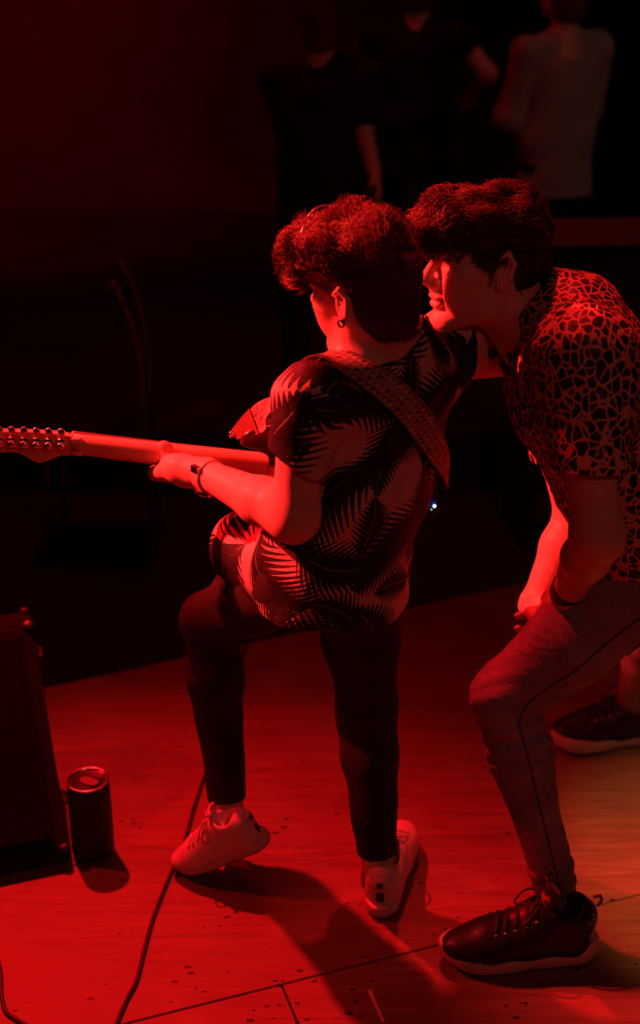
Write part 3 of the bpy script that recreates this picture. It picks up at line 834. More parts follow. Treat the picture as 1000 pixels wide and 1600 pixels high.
# palm-print shirt, hanging loose
def shirt_uv(v, p0, p1, F, L, R=.15):
    ax = p1 - p0; q = v - p0; t = q @ ax / (ax @ ax); q = q - t[:, None] * ax
    a = np.arctan2(q @ L, -(q @ F)); return np.stack([a * R, v[:, 2] + .25 * (q @ L) * 0, np.zeros(len(v))], 1)
SH = Sdf()
m1 = pelvis + (neckb - pelvis) * .42; m2 = pelvis + (neckb - pelvis) * .80
SH.cone(pelvis - V(0, 0, .16), pelvis + V(0, 0, .02), .135, .122, .06, w=G_L, s=1.20)
SH.cone(pelvis, m1, .122, .112, .06, w=G_L, s=1.22)
SH.cone(m1, m2, .112, .104, .06, w=G_L, s=1.40)
SH.cone(neckb + V(-.005, .0, -.055), shL + V(.012, 0, -.016), .062, .058, .05); SH.cone(neckb + V(0, 0, -.055), shR + V(0, 0, -.01), .066, .068, .05)
fl = pelvis + G_F * .15 + G_L * .03
SH.ell(fl + V(-.02, .02, -.03), V(.12, .09, .10), frame(G_F, V(0, 0, 1)), .06)
cuffL = shL + (elbL - shL) * .56; cuffR = shR + (elbR - shR) * .02
SHt = Sdf(); SHt.prims = list(SH.prims); SHt.cull = False; SLl, SLr = Sdf(), Sdf(); SLl.cull = SLr.cull = False
SLl.cone(shL, cuffL + (cuffL - shL) * .3, .057, .057, .03); SLr.cone(shR + V(0, 0, -.012), cuffR + (cuffR - shR) * 1.0 + V(0, 0, -.015), .074, .076, .03); SH.prims += SLl.prims + SLr.prims
# collar
SH.cone(neckb + V(.004, -.012, -.02), neckb + V(-.012, .006, .022), .068, .064, .02)
def shirt_post(P, d):
    z = P[:, 2]; low = np.clip((1.15 - z) / .35, 0, 1)
    d = d + wr(P * V(1, 1, .55), 21, .0045, 26) * (.35 + .8 * low) + wr(P, 22, .0018, 70)
    return np.maximum(d, -(d + .009))
SH.post = shirt_post
SH.cut(lambda P: (.764 + .010 * np.sin(P[:, 0] * 21 + P[:, 1] * 13)) - P[:, 2])
axL = nrm(elbL - shL + V(-.10, 0, 0)); axR = nrm(nrm(elbR - shR) + V(.35, -.15, 0))
SH.cut(lambda P: np.where(SLl.at(P) < SHt.at(P) + .012, np.where(((P - cuffL) ** 2).sum(1) < .15 ** 2, (P - cuffL) @ axL, -1), -1))
SH.cut(lambda P: np.where(((P - cuffR) ** 2).sum(1) < .17 ** 2, (P - cuffR) @ axR, -1))
nk_a, nk_b = neckb + V(.004, -.012, -.03), neckb + V(-.03, .02, .10)
def neck_hole(P):
    ba = nk_b - nk_a; q = P - nk_a; t = np.clip(q @ ba / (ba @ ba), 0, 1.2); q = q - t[:, None] * ba
    return .060 - np.sqrt((q * q).sum(1)) - np.where((P - nk_a) @ nrm(ba) < 0, .2, 0)
SH.cut(neck_hole)
v, f = SH.mesh(.0044)
shirtA = mesh_obj('shirt', v, f, M['floral'], guit, attr=shirt_uv(v, pelvis, neckb, G_F, G_L))
# shirt collar leaf
# socks and shoes
v, f = tube([ankL + nrm(kneeL - ankL) * .03, ankL - V(0, 0, .01), ankL - V(0, 0, .055)], [.034, .034, .036], 18); mesh_obj('sock', v, f, M['sock'], guit)
v, f = tube([ankR + V(0, 0, .04), ankR - V(0, 0, .0), ankR - V(0, 0, .055)], [.036, .036, .036], 18); mesh_obj('sock', v, f, M['sock'], guit)
hl = ptz(422, 1312, .118); dirL = nrm(V(-.74, .15, -.45))
shoe(guit, hl - dirL * .0, dirL, V(-.05, -.12, 1), 'white', 1, .245)
hr = ptz(592, 1438, 0)
shoe(guit, hr + V(0, .005, .001), nrm(V(.26, 1, 0)), V(0, 0, 1), 'white', -1, .285)
# wristwatch
wa = nrm(wrL - elbL); wc = wrL - wa * .006; wF = frame(wa, V(0, 0, 1))
band = []
n = 28; vs, fs = [], []
for j in range(n):
    a = 2 * math.pi * j / n
    for s_, r_ in ((-.012, .0290), (-.012, .0330), (.012, .0330), (.012, .0290)): vs.append(wc + wF @ V(s_, r_ * math.cos(a), r_ * math.sin(a)))
for j in range(n):
    for q in range(4): fs.append((j*4+q, j*4+(q+1) % 4, ((j+1) % n)*4+(q+1) % 4, ((j+1) % n)*4+q))
wt = mesh_obj('wristwatch', np.array(vs), fs, M['watch'], guit, smooth=False)
cd = nrm(wF @ V(0, .35, -.95)); Mc = frame(cd, wa)
v, f = lathe([(.001, 0), (.016, 0), (.0185, .002), (.0185, .007), (.0165, .009), (.001, .009)], 24)
v = v[:, [2, 0, 1]] @ Mc.T + wc + cd * .0305; mesh_obj('watch_case', v - np.array(guit.location), f, M['chrome'], wt, local=True, smooth=False)
v, f = rbox(wc + wF @ V(0, .026, .018), (.0115, .005, .007), .001, wF); mesh_obj('buckle', v - np.array(guit.location), f, M['chrome'], wt, local=True, smooth=False)

# tattoo on his right upper arm: a small dark bird-like mark lying on the skin
ta = pt(768, 553, 2.3)
def on_skin(p, sdf, d=V(0, -1, .3)):
    d = nrm(d); q = p + d * .15
    for _ in range(80):
        x = sdf.at(q[None], False)[0]
        if x < .0004: break
        q = q - d * min(max(x, .0004), .03)
    return q
bird = [(-.012, 0), (-.010, .008), (-.002, .011), (.006, .008), (.009, .010), (.016, .010), (.010, .006), (.012, .001), (.008, -.006), (.002, -.010), (-.006, -.009)]
ring = []
for bx_, by_ in bird: ring.append(on_skin(ta + V(bx_, 0, by_), B))
cen = np.mean(ring, 0); cen = on_skin(cen, B)
g_ = vnormals(B, np.array(ring + [cen]), .003)
tv = np.array(ring + [cen]) + g_ * .0012; k = len(ring)
mesh_obj('tattoo', tv, [(i, (i + 1) % k, k) for i in range(k)], M['ink'], guit)

# ================================================================== the guitar
gtr = thing('electric_guitar', 'electric guitar with pale maple neck and headstock, held by the guitarist', 'guitar', tuple(HEEL))
Gm = Matrix.Identity(4)
for i in range(3):
    for j, a in enumerate((gX, gY, gZ)): Gm[i][j] = a[i]
    Gm[i][3] = HEEL[i]
gtr.matrix_world = Gm; gtr.location = Vector(HEEL); gtr.rotation_euler = Gm.to_euler()
NL = float(np.linalg.norm(NUT - HEEL))
def gobj(name, vf, mat, smooth=True, parent=None): return mesh_obj(name, vf[0], vf[1], mat, parent or gtr, smooth, local=True)
# neck: half-oval section, widening to the body
secs = np.linspace(-.07, NL, 24); vs, fs = [], []; m = 18
for x in secs:
    t = np.clip(x / NL, 0, 1); hw_ = .0275 + (.0212 - .0275) * t; dp = .023 + (.0205 - .023) * t
    for j in range(m):
        a = math.pi * j / (m - 1); vs.append((x, hw_ * math.cos(a), -dp * math.sin(a) ** .8))
for i in range(len(secs) - 1):
    for j in range(m - 1): fs.append((i*m+j, i*m+j+1, (i+1)*m+j+1, (i+1)*m+j))
    fs.append((i*m+m-1, i*m, (i+1)*m, (i+1)*m+m-1))
fs.append(tuple(range(m))[::-1]); fs.append(tuple((len(secs)-1)*m+j for j in range(m)))
neck = gobj('neck', (np.array(vs), fs), M['maple'])
v, f = rbox((NL * .5 - .06, 0, .0035), (NL * .5 + .06, .0235, .0033), .0015); gobj('fretboard', (v, f), M['rosewood'], False)
for i in range(17):
    x = NL - .628 * (1 - 2 ** (-(i + 1) / 12)); v, f = rbox((x, 0, .0073), (.0010, .0225, .0007), 0); gobj('fret', (v, f), M['string'], False)
v, f = rbox((NL + .002, 0, .0035), (.0025, .0215, .0055), .0006); gobj('nut', (v, f), M['sole'], False)
# headstock: straight upper edge with six tuners, sweeping lower edge with a point
hs = smooth_path([(0, .0215), (.012, .0235), (.03, .0245), (.08, .0215), (.13, .0165), (.165, .010), (.186, -.004), (.190, -.022), (.178, -.036), (.160, -.038), (.140, -.033), (.122, -.029), (.105, -.030), (.090, -.036), (.076, -.0435), (.066, -.0455), (.056, -.0425), (.040, -.034), (.024, -.0245), (.010, -.0215), (0, -.0215)], 4)
hd = gobj('headstock', prism([(NL + p[0], p[1]) for p in hs[:-1]], -.0165, -.002, .0018, 2), M['maple'], False)
v, f = rbox((NL - .008, 0, -.010), (.014, .020, .009), .006); gobj('volute', (v, f), M['maple'])
for i in range(6):
    x = NL + .018 + .0245 * i; y = .006 - .0035 * i * .6
    tm = gobj('tuning_machine', pjoin([rbox((x, y, -.0205), (.0092, .0105, .0045), .0025), (lambda q: (q[0][:, [0, 1, 2]] + V(x, y - .001, -.034), q[1]))(lathe([(.003, 0), (.0065, .001), (.0078, .004), (.0078, .010), (.004, .012)], 14))]), M['chrome'])
    tm_shaft = tube([(x, y + .008, -.021), (x, y + .021, -.021)], .0026, 8); gobj('shaft', tm_shaft, M['chrome'], True, tm)
    b = Sdf(); b.ell((x, y + .0265, -.021), (.0080, .0075, .0042), None, .004); b.cone((x, y + .018, -.021), (x, y + .024, -.021), .0036, .0036, .004)
    bvv = b.mesh(.0016); gobj('button', bvv, M['chrome'], True, tm)
    pv = lathe([(.0042, -.002), (.0042, .006), (.003, .010), (.003, .014), (.0035, .015)], 12); gobj('string_post', (pv[0] + V(x, y - .002, 0), pv[1]), M['chrome'], True, tm)
for i in range(6):
    y = (.0175 - .007 * i); v, f = tube([(NL + .018 + .0245 * i, .004 - .0021 * i, .010), (NL + .002, y, .0095), (-.20, y * 1.45, .0125)], .0005 + .00008 * (5 - i) * .5, 5); gobj('string', (v, f), M['string'])
# body outline (offset double cutaway), upper horn towards the head
bo = [(.046, .062), (.040, .080), (.022, .094), (-.01, .106), (-.05, .120), (-.10, .118), (-.15, .128), (-.21, .146), (-.27, .138), (-.312, .09), (-.325, .02), (-.312, -.06), (-.285, -.115), (-.235, -.150), (-.18, -.150), (-.13, -.130), (-.08, -.112), (-.03, -.115), (.01, -.125), (.035, -.122), (.040, -.105), (.022, -.080), (.000, -.055), (-.012, -.033), (-.012, .033), (.002, .046), (.018, .052), (.036, .054)]
bp = smooth_path(bo + bo[:1], 4)[:-1]
gb = gobj('guitar_body', prism([(p[0], p[1]) for p in bp], -.042, .004, .008, 3), M['lacquer'], True)
v, f = rbox((-.040, 0, -.0435), (.030, .024, .0018), .001); gobj('neck_plate', (v, f), M['chrome'], False)
for x, z_, w_ in ((-.075, .007, .042), (-.13, .007, .042), (-.185, .007, .042)):
    v, f = rbox((x, 0, z_), (.010, w_, .004), .003); gobj('pickup', (v, f), M['plastic'], False)
v, f = rbox((-.245, 0, .009), (.022, .040, .006), .002); gobj('bridge', (v, f), M['chrome'], False)
for x, y in ((-.235, -.085), (-.265, -.105), (-.205, -.105)):
    k = lathe([(.012, .004), (.0115, .012), (.009, .018)], 18); gobj('knob', (k[0] + V(x, y, 0), k[1]), M['plastic'])
hb = V(.046, .069, -.018); v, f = lathe([(.0045, 0), (.0045, .012), (.0075, .015), (.0075, .019), (.004, .021)], 14)
gobj('strap_button', (v[:, [2, 0, 1]] + hb + V(.002, 0, 0), f), M['chrome'])
eb = V(-.325, .02, -.018); gobj('strap_button', (v[:, [2, 0, 1]] * V(-1, 1, 1) + eb, [q[::-1] for q in f]), M['chrome'])

# strap: from the upper horn over his left shoulder and down across the back to the end pin
gw = np.array([[*gX], [*gY], [*gZ]])
def g2w(p): return HEEL + p[0] * gX + p[1] * gY + p[2] * gZ
SHn = Sdf(); SHn.prims = SH.prims; SHn.cull = False
sp = [g2w(hb + V(.012, 0, 0)), pt(402, 656, 2.29), pt(450, 618, 2.19), pt(515, 577, 2.10), pt(580, 590, 2.06), pt(640, 640, 2.08), pt(682, 700, 2.14), pt(700, 740, 2.24), g2w(eb + V(-.014, 0, 0))]
cl = smooth_path(sp, 10)
def push(P, c):
    for _ in range(6):
        d = SHn.at(P, False); g = np.stack([SHn.at(P + .003 * np.eye(3)[i], False) - SHn.at(P - .003 * np.eye(3)[i], False) for i in range(3)], -1)
        g /= np.linalg.norm(g, axis=1)[:, None] + 1e-9; P = P + g * np.maximum(c - d, 0)[:, None] * (d < .19)[:, None]
    return P
cl = push(cl, .009)
for _ in range(2): cl[1:-1] = .25 * cl[:-2] + .5 * cl[1:-1] + .25 * cl[2:]
tg = np.gradient(cl, axis=0); tg /= np.linalg.norm(tg, axis=1)[:, None]
sn = vnormals(SHn, cl, .006); sn[:15] = V(-.3, -.85, .4); sn = sn / np.linalg.norm(sn, axis=1)[:, None]
for _ in range(4): sn[1:-1] = nrm(1) * 0 + (sn[:-2] + sn[1:-1] + sn[2:]) / 3
wd = np.cross(tg, sn); wd /= np.linalg.norm(wd, axis=1)[:, None]
arc = np.concatenate([[0], np.cumsum(np.linalg.norm(np.diff(cl, axis=0), axis=1))])
nw = 6; vs, uv = [], []
for i in range(len(cl)):
    w_ = .028 if arc[i] > .07 and arc[i] < arc[-1] - .06 else np.interp(min(arc[i], arc[-1] - arc[i]), [0, .03, .07], [.010, .020, .028])
    for j in range(nw):
        s_ = (j / (nw - 1) - .5) * 2; vs.append(cl[i] + wd[i] * w_ * s_); uv.append((arc[i], .5 + s_ * .028, 0))
top = push(np.array(vs), .0085); nn_ = len(top)
nor = np.repeat(sn, nw, 0)
allv = np.concatenate([top + nor * .0018, top - nor * .0018]); fs = []
for i in range(len(cl) - 1):
    for j in range(nw - 1):
        q = (i*nw+j, i*nw+j+1, (i+1)*nw+j+1, (i+1)*nw+j); fs.append(q); fs.append(tuple(x + nn_ for x in q[::-1]))
    for j in (0, nw - 1):
        q = (i*nw+j, (i+1)*nw+j, (i+1)*nw+j+nn_, i*nw+j+nn_); fs.append(q)
inv = np.linalg.inv(np.stack([gX, gY, gZ], 1))
loc_v = (allv - HEEL) @ inv.T
strap = mesh_obj('strap', loc_v, fs, M['strap'], gtr, local=True, attr=np.array(uv + uv))
# leather ends of the strap
for i0, i1 in ((0, 9), (len(cl) - 9, len(cl) - 1)):
    vs = []; 
    for i in range(i0, i1 + 1):
        for j in (0, nw - 1): vs.append(cl[i] + (allv[i*nw+j] - cl[i]) * 1.05 + sn[i] * .003)
    m_ = len(vs); vs = vs + [p - sn[min(i0 + k // 2, len(cl)-1)] * .008 for k, p in enumerate(vs)]; fs = []
    for i in range(i1 - i0):
        q = (2*i, 2*i+1, 2*i+3, 2*i+2); fs.append(q); fs.append(tuple(x + m_ for x in q[::-1]))
        fs.append((2*i, 2*i+2, 2*i+2+m_, 2*i+m_)); fs.append((2*i+1, 2*i+3, 2*i+3+m_, 2*i+1+m_))
    fs.append((0, 1, 1 + m_, m_)); fs.append((m_ - 2, m_ - 1, 2*m_ - 1, 2*m_ - 2))
    mesh_obj('strap_end', (np.array(vs) - HEEL) @ inv.T, fs, M['leather'], strap, local=True, smooth=False)

# wireless transmitter clipped to the strap end
tl = pt(676, 790, 2.20)
tr = thing('wireless_transmitter', 'small black wireless transmitter with blue light hanging behind the guitarist', 'transmitter', tuple(tl))
v, f = rbox(tl + V(-.012, .014, .004), (.020, .011, .034), .005); mesh_obj('case', v, f, M['plastic'], tr, smooth=False)
S_ = Sdf(); S_.ell(tl + V(.0035, .000, -.001), V(.0035, .0035, .0035), None, .002); v, f = S_.mesh(.0012); mesh_obj('indicator_light', v, f, M['blue'], tr)
S_ = Sdf(); S_.ell(tl + V(-.002, .002, -.009), V(.0024, .0024, .0024), None, .002); v, f = S_.mesh(.0010); mesh_obj('indicator_light', v, f, M['green'], tr)
v, f = tube(smooth_path([tl + V(-.012, .014, .036), tl + V(-.006, .02, .06), tl + V(.012, .05, .07)], 5), .003, 7); mesh_obj('lead', v, f, M['rubber'], tr)

# ================================================================== the second musician
B_loc = tuple(ptz(900, 1440, 0))
mus = thing('person', 'crouching musician in leopard-print shirt and faded jeans, chin over the other\'s shoulder', 'person', B_loc)
h2 = pt(757, 412, 2.275); hM2 = frame((-.95, -.30, .01), (-.02, .03, 1))
SC2 = .99
nb2 = pt(833, 512, 2.27); pel2 = pt(1030, 865, 2.29)
s2L, s2R = pt(905, 572, 2.08), pt(846, 552, 2.42)
e2L, w2L = pt(934, 838, 2.02), pt(886, 925, 2.20)
e2R, w2R = pt(902, 806, 2.40), pt(838, 942, 2.325)
hp2L, hp2R = pt(1010, 905, 2.20), pt(1050, 880, 2.38)
k2L, a2L = pt(790, 1088, 2.22), ptz(868, 1385, .12)
k2R, a2R = pt(1022, 985, 2.62), ptz(990, 1092, .13)
C = Sdf()
w2 = head_sdf(C, h2, hM2, SC2, nb2, .062)
sp2 = nrm(nb2 - pel2)
C.cone(pel2, pel2 + (nb2 - pel2) * .45, .10, .095, .05, w=V(0, 1, 0), s=1.3); C.cone(pel2 + (nb2 - pel2) * .45, pel2 + (nb2 - pel2) * .8, .095, .09, .05, w=V(0, 1, 0), s=1.5)
C.cone(nb2, s2L, .055, .052, .04); C.cone(nb2, s2R, .055, .052, .04)
C.cone(s2L, e2L, .052, .038, .02)
C.cone(e2L, e2L + (w2L - e2L) * .35, .037, .041, .05); C.cone(e2L + (w2L - e2L) * .35, w2L, .043, .028, .02)
C.cone(s2R, e2R, .052, .044, .02); C.cone(e2R, e2R + (w2R - e2R) * .35, .043, .044, .02); C.cone(e2R + (w2R - e2R) * .35, w2R, .044, .030, .02)
for h_, k_, a_ in ((hp2L, k2L, a2L), (hp2R, k2R, a2R)):
    C.cone(pel2, h_, .085, .07, .04); C.cone(h_, k_, .066, .046, .03); C.cone(k_, a_, .046, .034, .03); C.cone(a_, a_ - V(0, 0, .06), .033, .03, .02)
hand_sdf(C, w2L, nrm(V(-.25, .55, -.75)), V(-.9, -.2, .1), -1, (.4, .45, .5, .5))
hand_sdf(C, w2R, nrm(V(.14, -1, .14)), V(.0, -.15, -1), +1, (.36, .38, .42, .46), sc=1.02)
parts = [C.mesh(.0032, *span(h2, nb2, m=.15)), C.mesh(.0042, *span(s2L - V(0, 0, .1), e2L, w2L, m=.06)), C.mesh(.0034, *span(w2L, w2L + V(-.06, .12, -.15), m=.05)),
         C.mesh(.0036, *span(e2R, w2R, w2R + V(.05, -.20, -.05), m=.065)),
         C.mesh(.0100, *span(pel2, nb2, s2L, s2R, m=.15)), C.mesh(.0100, *span(hp2L, hp2R, k2L, k2R, a2L, a2R, a2R - V(0, 0, .08), m=.09))]
v, f = join(parts); mesh_obj('body', v, f, M['skin'], mus)
eye_set(w2, mus, SC2)
# hair: wavy, falling in a fringe
H = Sdf(); fr2 = hM2; q2 = SC2
H.ell(w2(-.030, 0, .0), V(.078, .074, .088) * q2, fr2, .03)
H.ell(w2(.016, 0, .034), V(.056, .0815, .050) * q2, fr2, .02)
H.ell(w2(-.016, 0, .046), V(.104, .083, .090) * q2, fr2, .02); H.ell(w2(.020, 0, .080), V(.092, .076, .050) * q2, fr2, .03)
H.ell(w2(.080, 0, .074), V(.044, .066, .042) * q2, fr2, .02); H.ell(w2(.100, .0, .058), V(.026, .056, .030) * q2, fr2, .02); H.ell(w2(-.06, 0, .075), V(.058, .07, .06) * q2, fr2, .03)
H.post = lambda P, d: d + np.where((P - h2) @ fr2[:, 2] > .03, wr(P, 31, .005, 70), 0)
def hl2(P):
    q = ((P - h2) @ fr2) / q2; x, y, z = q[:, 0], q[:, 1], q[:, 2]
    line = np.interp(x, [-.13, -.09, -.045, -.030, -.022, .010, .016, .030, .045, .075, .10, .2], [-.03, -.048, -.052, -.030, .008, .010, -.022, -.020, .018, .042, .050, .030])
    return (line - z) * .8
H.cut(hl2)
hv, hf = H.mesh(.0038); hn = vnormals(H, hv); loc = ((hv - h2) @ fr2) / q2
topm = (loc[:, 2] > .05) & (hn @ fr2[:, 2] > -.3)
sid = (loc[:, 2] <= .065)
s1 = strands('h', hv[topm], hn[topm], lambda p: fr2 @ nrm(V(.8, .3 * math.sin(p[0] * 40), -.1)), lambda p: .046, 14000, M['hair_b'], mus, .0014, .14, .20, 8, .42, 13)
s2_ = strands('h', hv[sid], hn[sid], lambda p: fr2 @ V(.1, 0, -1), lambda p: .022, 7000, M['hair_b'], mus, .0010, .1, .25, 4, .3, 14)
fm = (loc[:, 0] > .06) & (loc[:, 2] > .035) & (loc[:, 2] < .12)
s3 = strands('h', hv[fm], hn[fm], lambda p: fr2 @ nrm(V(.45, .1, -.9)), lambda p: .046, 1500, M['hair_b'], mus, .0012, .16, .16, 9, .35, 16)
hair_obj([(hv, hf), s1, s2_, s3], M['hair_b'], M['hair_shade_b'], mus)

# jeans
J = Sdf()
J.cone(pel2 + V(-.01, 0, .05), pel2 - V(0, 0, .02), .110, .115, .04, w=V(0, 1, 0), s=1.3)
for h_, k_, a_ in ((hp2L, k2L, a2L), (hp2R, k2R, a2R)):
    m_ = h_ + (k_ - h_) * .5; J.cone(h_, m_, .098, .085, .04); J.cone(m_, k_, .085, .067, .03)
    c_ = k_ + (a_ - k_) * .3; J.cone(k_, c_, .066, .060, .03); J.cone(c_, a_ + (k_ - a_) * .1, .060, .044, .03); J.cone(a_ + (k_ - a_) * .1, a_, .044, .046, .02)
    ax = nrm(a_ - k_); J.cut(lambda P, a_=a_, ax=ax: np.where(((P - a_) ** 2).sum(1) < .02, ((P - a_) @ ax) - .03, -1))
def jpost(P, d):
    kd = np.exp(-((P - k2L - V(.05, 0, -.05)) ** 2).sum(1) / .012)
    ax = nrm(a2L - k2L)
    return d + wr(P, 41, .002, 30) + kd * .0045 * np.sin((P - k2L) @ ax * 150 + 3 * np.sin(P[:, 1] * 30)) + .003 * np.exp(-((P - a2L) ** 2).sum(1) / .01) * np.sin((P - a2L) @ ax * 170)
J.post = jpost
v, f = J.mesh(.0048); jo = mesh_obj('jeans', v, f, M['jeans'], mus)
# raised side seam along the near leg
def jpush(p, d):
    d = nrm(d); q = p + d * .25
    for _ in range(90):
        x = J.at(q[None])[0]
        if x < .0006: return q + d * .0008
        q = q - d * max(min(x, .03), .0006)
    return None
seam = [jpush(hp2L + (k2L - hp2L) * t + V(0, 0, -.012), V(0, -1, .1)) for t in np.linspace(.0, .98, 12)] + [jpush(k2L + (a2L - k2L) * t, V(.15, -1, .1)) for t in np.linspace(.06, 1.0, 30)]
seam = np.array([p for p in seam if p is not None])
for _ in range(3): seam[1:-1] = .25 * seam[:-2] + .5 * seam[1:-1] + .25 * seam[2:]
seam = [q for q in (jpush(p + V(0, .01, 0), V(.05, -1, .1)) for p in seam) if q is not None]
v, f = tube(seam, .0019, 6); mesh_obj('side_seam', v - np.array(mus.location), f, M['thread'], jo, local=True)
pk = [jpush(pt(x, y, 2.2), V(0, -1, .2)) for x, y in ((1005, 960), (985, 990), (972, 1012), (978, 1030), (1000, 1022), (1015, 1010))]; pk = [p for p in pk if p is not None]
v, f = tube(smooth_path(pk, 4), .0022, 6); mesh_obj('pocket_seam', v - np.array(mus.location), f, M['thread'], jo, local=True)

# leopard shirt
K = Sdf()
b0 = pel2 + V(-.035, 0, .04); b1 = pt(900, 610, 2.25); b2 = pt(868, 520, 2.26)
K.cone(b0, b1, .128, .120, .06, w=V(0, 1, 0), s=1.38); K.cone(b1, b2, .118, .095, .06, w=V(0, 1, 0), s=1.5)
K.cone(pt(905, 500, 2.25), pt(935, 560, 2.25), .075, .095, .06, w=V(0, 1, 0), s=1.7)
cu2 = s2L + (e2L - s2L) * .60; cu2R = s2R + (e2R - s2R) * .6
KT = Sdf(); KT.prims = list(K.prims); KT.cull = False; KL, KR = Sdf(), Sdf(); KL.cull = KR.cull = False
KL.cone(s2L + V(.01, .02, .015), cu2 + (cu2 - s2L) * .3, .082, .064, .04); KR.cone(s2R, cu2R + (cu2R - s2R) * .3, .075, .066, .04); K.prims += KL.prims + KR.prims
K.cone(nb2 + V(.012, 0, -.03), nb2 + V(.004, 0, .030), .075, .072, .03)
def kpost(P, d):
    d = d + wr(P * V(1, 1, .8), 51, .0045, 24) + wr(P, 52, .0016, 70); return np.maximum(d, -(d + .009))
K.post = kpost
K.cut(lambda P: .80 + .25 * (P[:, 0] - .62) - P[:, 2] + .006 * np.sin(P[:, 0] * 30 + P[:, 1] * 20))
aL2 = nrm(e2L - s2L + V(-.04, 0, .0)); aR2 = nrm(e2R - s2R)
K.cut(lambda P: np.where(KL.at(P) < KT.at(P) + .012, np.where(((P - cu2) ** 2).sum(1) < .16 ** 2, (P - cu2) @ aL2, -1), -1))
K.cut(lambda P: np.where(KR.at(P) < KT.at(P) + .012, np.where(((P - cu2R) ** 2).sum(1) < .16 ** 2, (P - cu2R) @ aR2, -1), -1))
nka, nkb = nb2 + V(.014, 0, -.05), nb2 + V(-.045, .0, .10)
def nh2(P):
    ba = nkb - nka; q = P - nka; t = np.clip(q @ ba / (ba @ ba), 0, 1.2); q = q - t[:, None] * ba
    return .066 - np.sqrt((q * q).sum(1)) - np.where((P - nka) @ nrm(ba) < 0, .2, 0)
K.cut(nh2)
# open collar in front of the throat
K.cut(lambda P: .050 - np.sqrt(((P - (nb2 + V(-.075, -.005, -.055))) ** 2).sum(1)))
v, f = K.mesh(.0046); mesh_obj('shirt', v, f, M['leopard'], mus)
# wristband on the near wrist
wa2 = nrm(w2L - e2L); wb = frame(wa2, V(0, 0, 1)); vs, fs = [], []; n = 24
for j in range(n):
    a = 2 * math.pi * j / n
    for s_, r_ in ((-.016, .030), (-.016, .034), (.016, .034), (.016, .030)): vs.append(w2L - wa2 * .012 + wb @ V(s_, r_ * math.cos(a), r_ * math.sin(a)))
for j in range(n):
    for q in range(4): fs.append((j*4+q, j*4+(q+1) % 4, ((j+1) % n)*4+(q+1) % 4, ((j+1) % n)*4+q))
mesh_obj('wristband', np.array(vs), fs, M['black'], mus, smooth=False)
hs2 = ptz(926, 1488, 0); ts2 = ptz(700, 1508, 0)
shoe(mus, hs2 + V(.0, .0, .0015), nrm(ts2 - hs2), V(0, 0, 1), 'black', 1, .325)
hs3 = ptz(1040, 1150, 0); ts3 = ptz(893, 1166, 0)
shoe(mus, hs3 + V(0, 0, .0015), nrm(ts3 - hs3), V(0, 0, 1), 'black', -1, .325)

# ================================================================== things on the stage
# guitar cable hanging from the guitar and running over the boards
cp = [ptz(x, y, .0045) for x, y in ((405, 960), (384, 1005), (372, 1045), (352, 1120), (338, 1165), (322, 1205), (303, 1262), (287, 1318), (262, 1376), (240, 1432), (226, 1482), (214, 1530), (198, 1562), (182, 1600), (170, 1640), (165, 1690))]
v, f = tube(smooth_path(cp, 8), .0042, 10); o = mesh_obj('guitar_cable', v, f, M['rubber']); tag(o, 'black guitar cable running across the red boards from behind the leg', 'cable')
cc = [ptz(x, y, .0045) for x, y in ((-40, 1430), (-14, 1470), (0, 1515), (2, 1550), (8, 1578), (24, 1592), (60, 1612), (120, 1640))]
v, f = tube(smooth_path(cc, 8), .0042, 10); o = mesh_obj('audio_cable', v, f, M['rubber']); tag(o, 'short bend of black cable in the bottom left corner', 'cable')

# black floor monitor, its sloping grille towards the players
cA = ptz(111, 1349, 0); cx_, cy_ = -ux, uy
cab = thing('stage_monitor', 'black wedge stage monitor with sloping grille at the left edge', 'speaker', tuple(cA))
Mcab = np.stack([cx_, cy_, V(0, 0, 1)], 1); WD = .62
def cabp(x, y, z): return cA + Mcab @ V(x, y, z)
prof_ = [(0, .003), (-.012, .05), (.372, .43), (.43, .44), (.50, .30), (.47, .003)]
bm = bmesh.new(); rows_ = []
for x in (0, WD): rows_.append([bm.verts.new(Vector(cabp(x, y, z) - cA)) for y, z in prof_])
bm.faces.new(rows_[0]); bm.faces.new(rows_[1][::-1])
for i_ in range(6): bm.faces.new([rows_[0][i_], rows_[1][i_], rows_[1][(i_+1) % 6], rows_[0][(i_+1) % 6]])
bmesh.ops.recalc_face_normals(bm, faces=list(bm.faces)); bmesh.ops.bevel(bm, geom=list(bm.edges), offset=.008, segments=2, affect='EDGES')
bm_obj('cabinet_body', bm, M['tolex'], cab)
gs = nrm(V(0, .384, .38)); gn = nrm(V(0, -.38, .384)); Mg = Mcab @ np.stack([V(1, 0, 0), gs, gn], 1)
gc = cabp(WD / 2, .18, .24)
v, f = rbox(gc + Mg @ V(0, 0, .004), (WD / 2 - .03, .24, .006), .003, Mg); gr_ = mesh_obj('grille', v, f, M['grille'], cab, smooth=False)
for i_ in range(15):
    v, f = rbox(gc + Mg @ V(-WD / 2 + .05 + (WD - .10) * i_ / 14, 0, .0115), (.0022, .225, .0022), 0, Mg); mesh_obj('grille_bar', v - cA, f, M['grille'], gr_, smooth=False, local=True)
for x in (.012, WD - .012):
    for y, z in ((.372, .428), (.428, .436), (-.004, .05)):
        S_ = Sdf(); S_.ell(cabp(x, y, z), (.013, .013, .011), None, .004); v, f = S_.mesh(.003); mesh_obj('corner_cap', v, f, M['steel' if y == .372 else 'plastic'], cab)
v, f = tube(smooth_path([cabp(-.002, .36, .34), cabp(-.012, .365, .345), cabp(-.012, .40, .345), cabp(-.002, .405, .34)], 4), .006, 8); mesh_obj('side_handle', v, f, M['plastic'], cab)

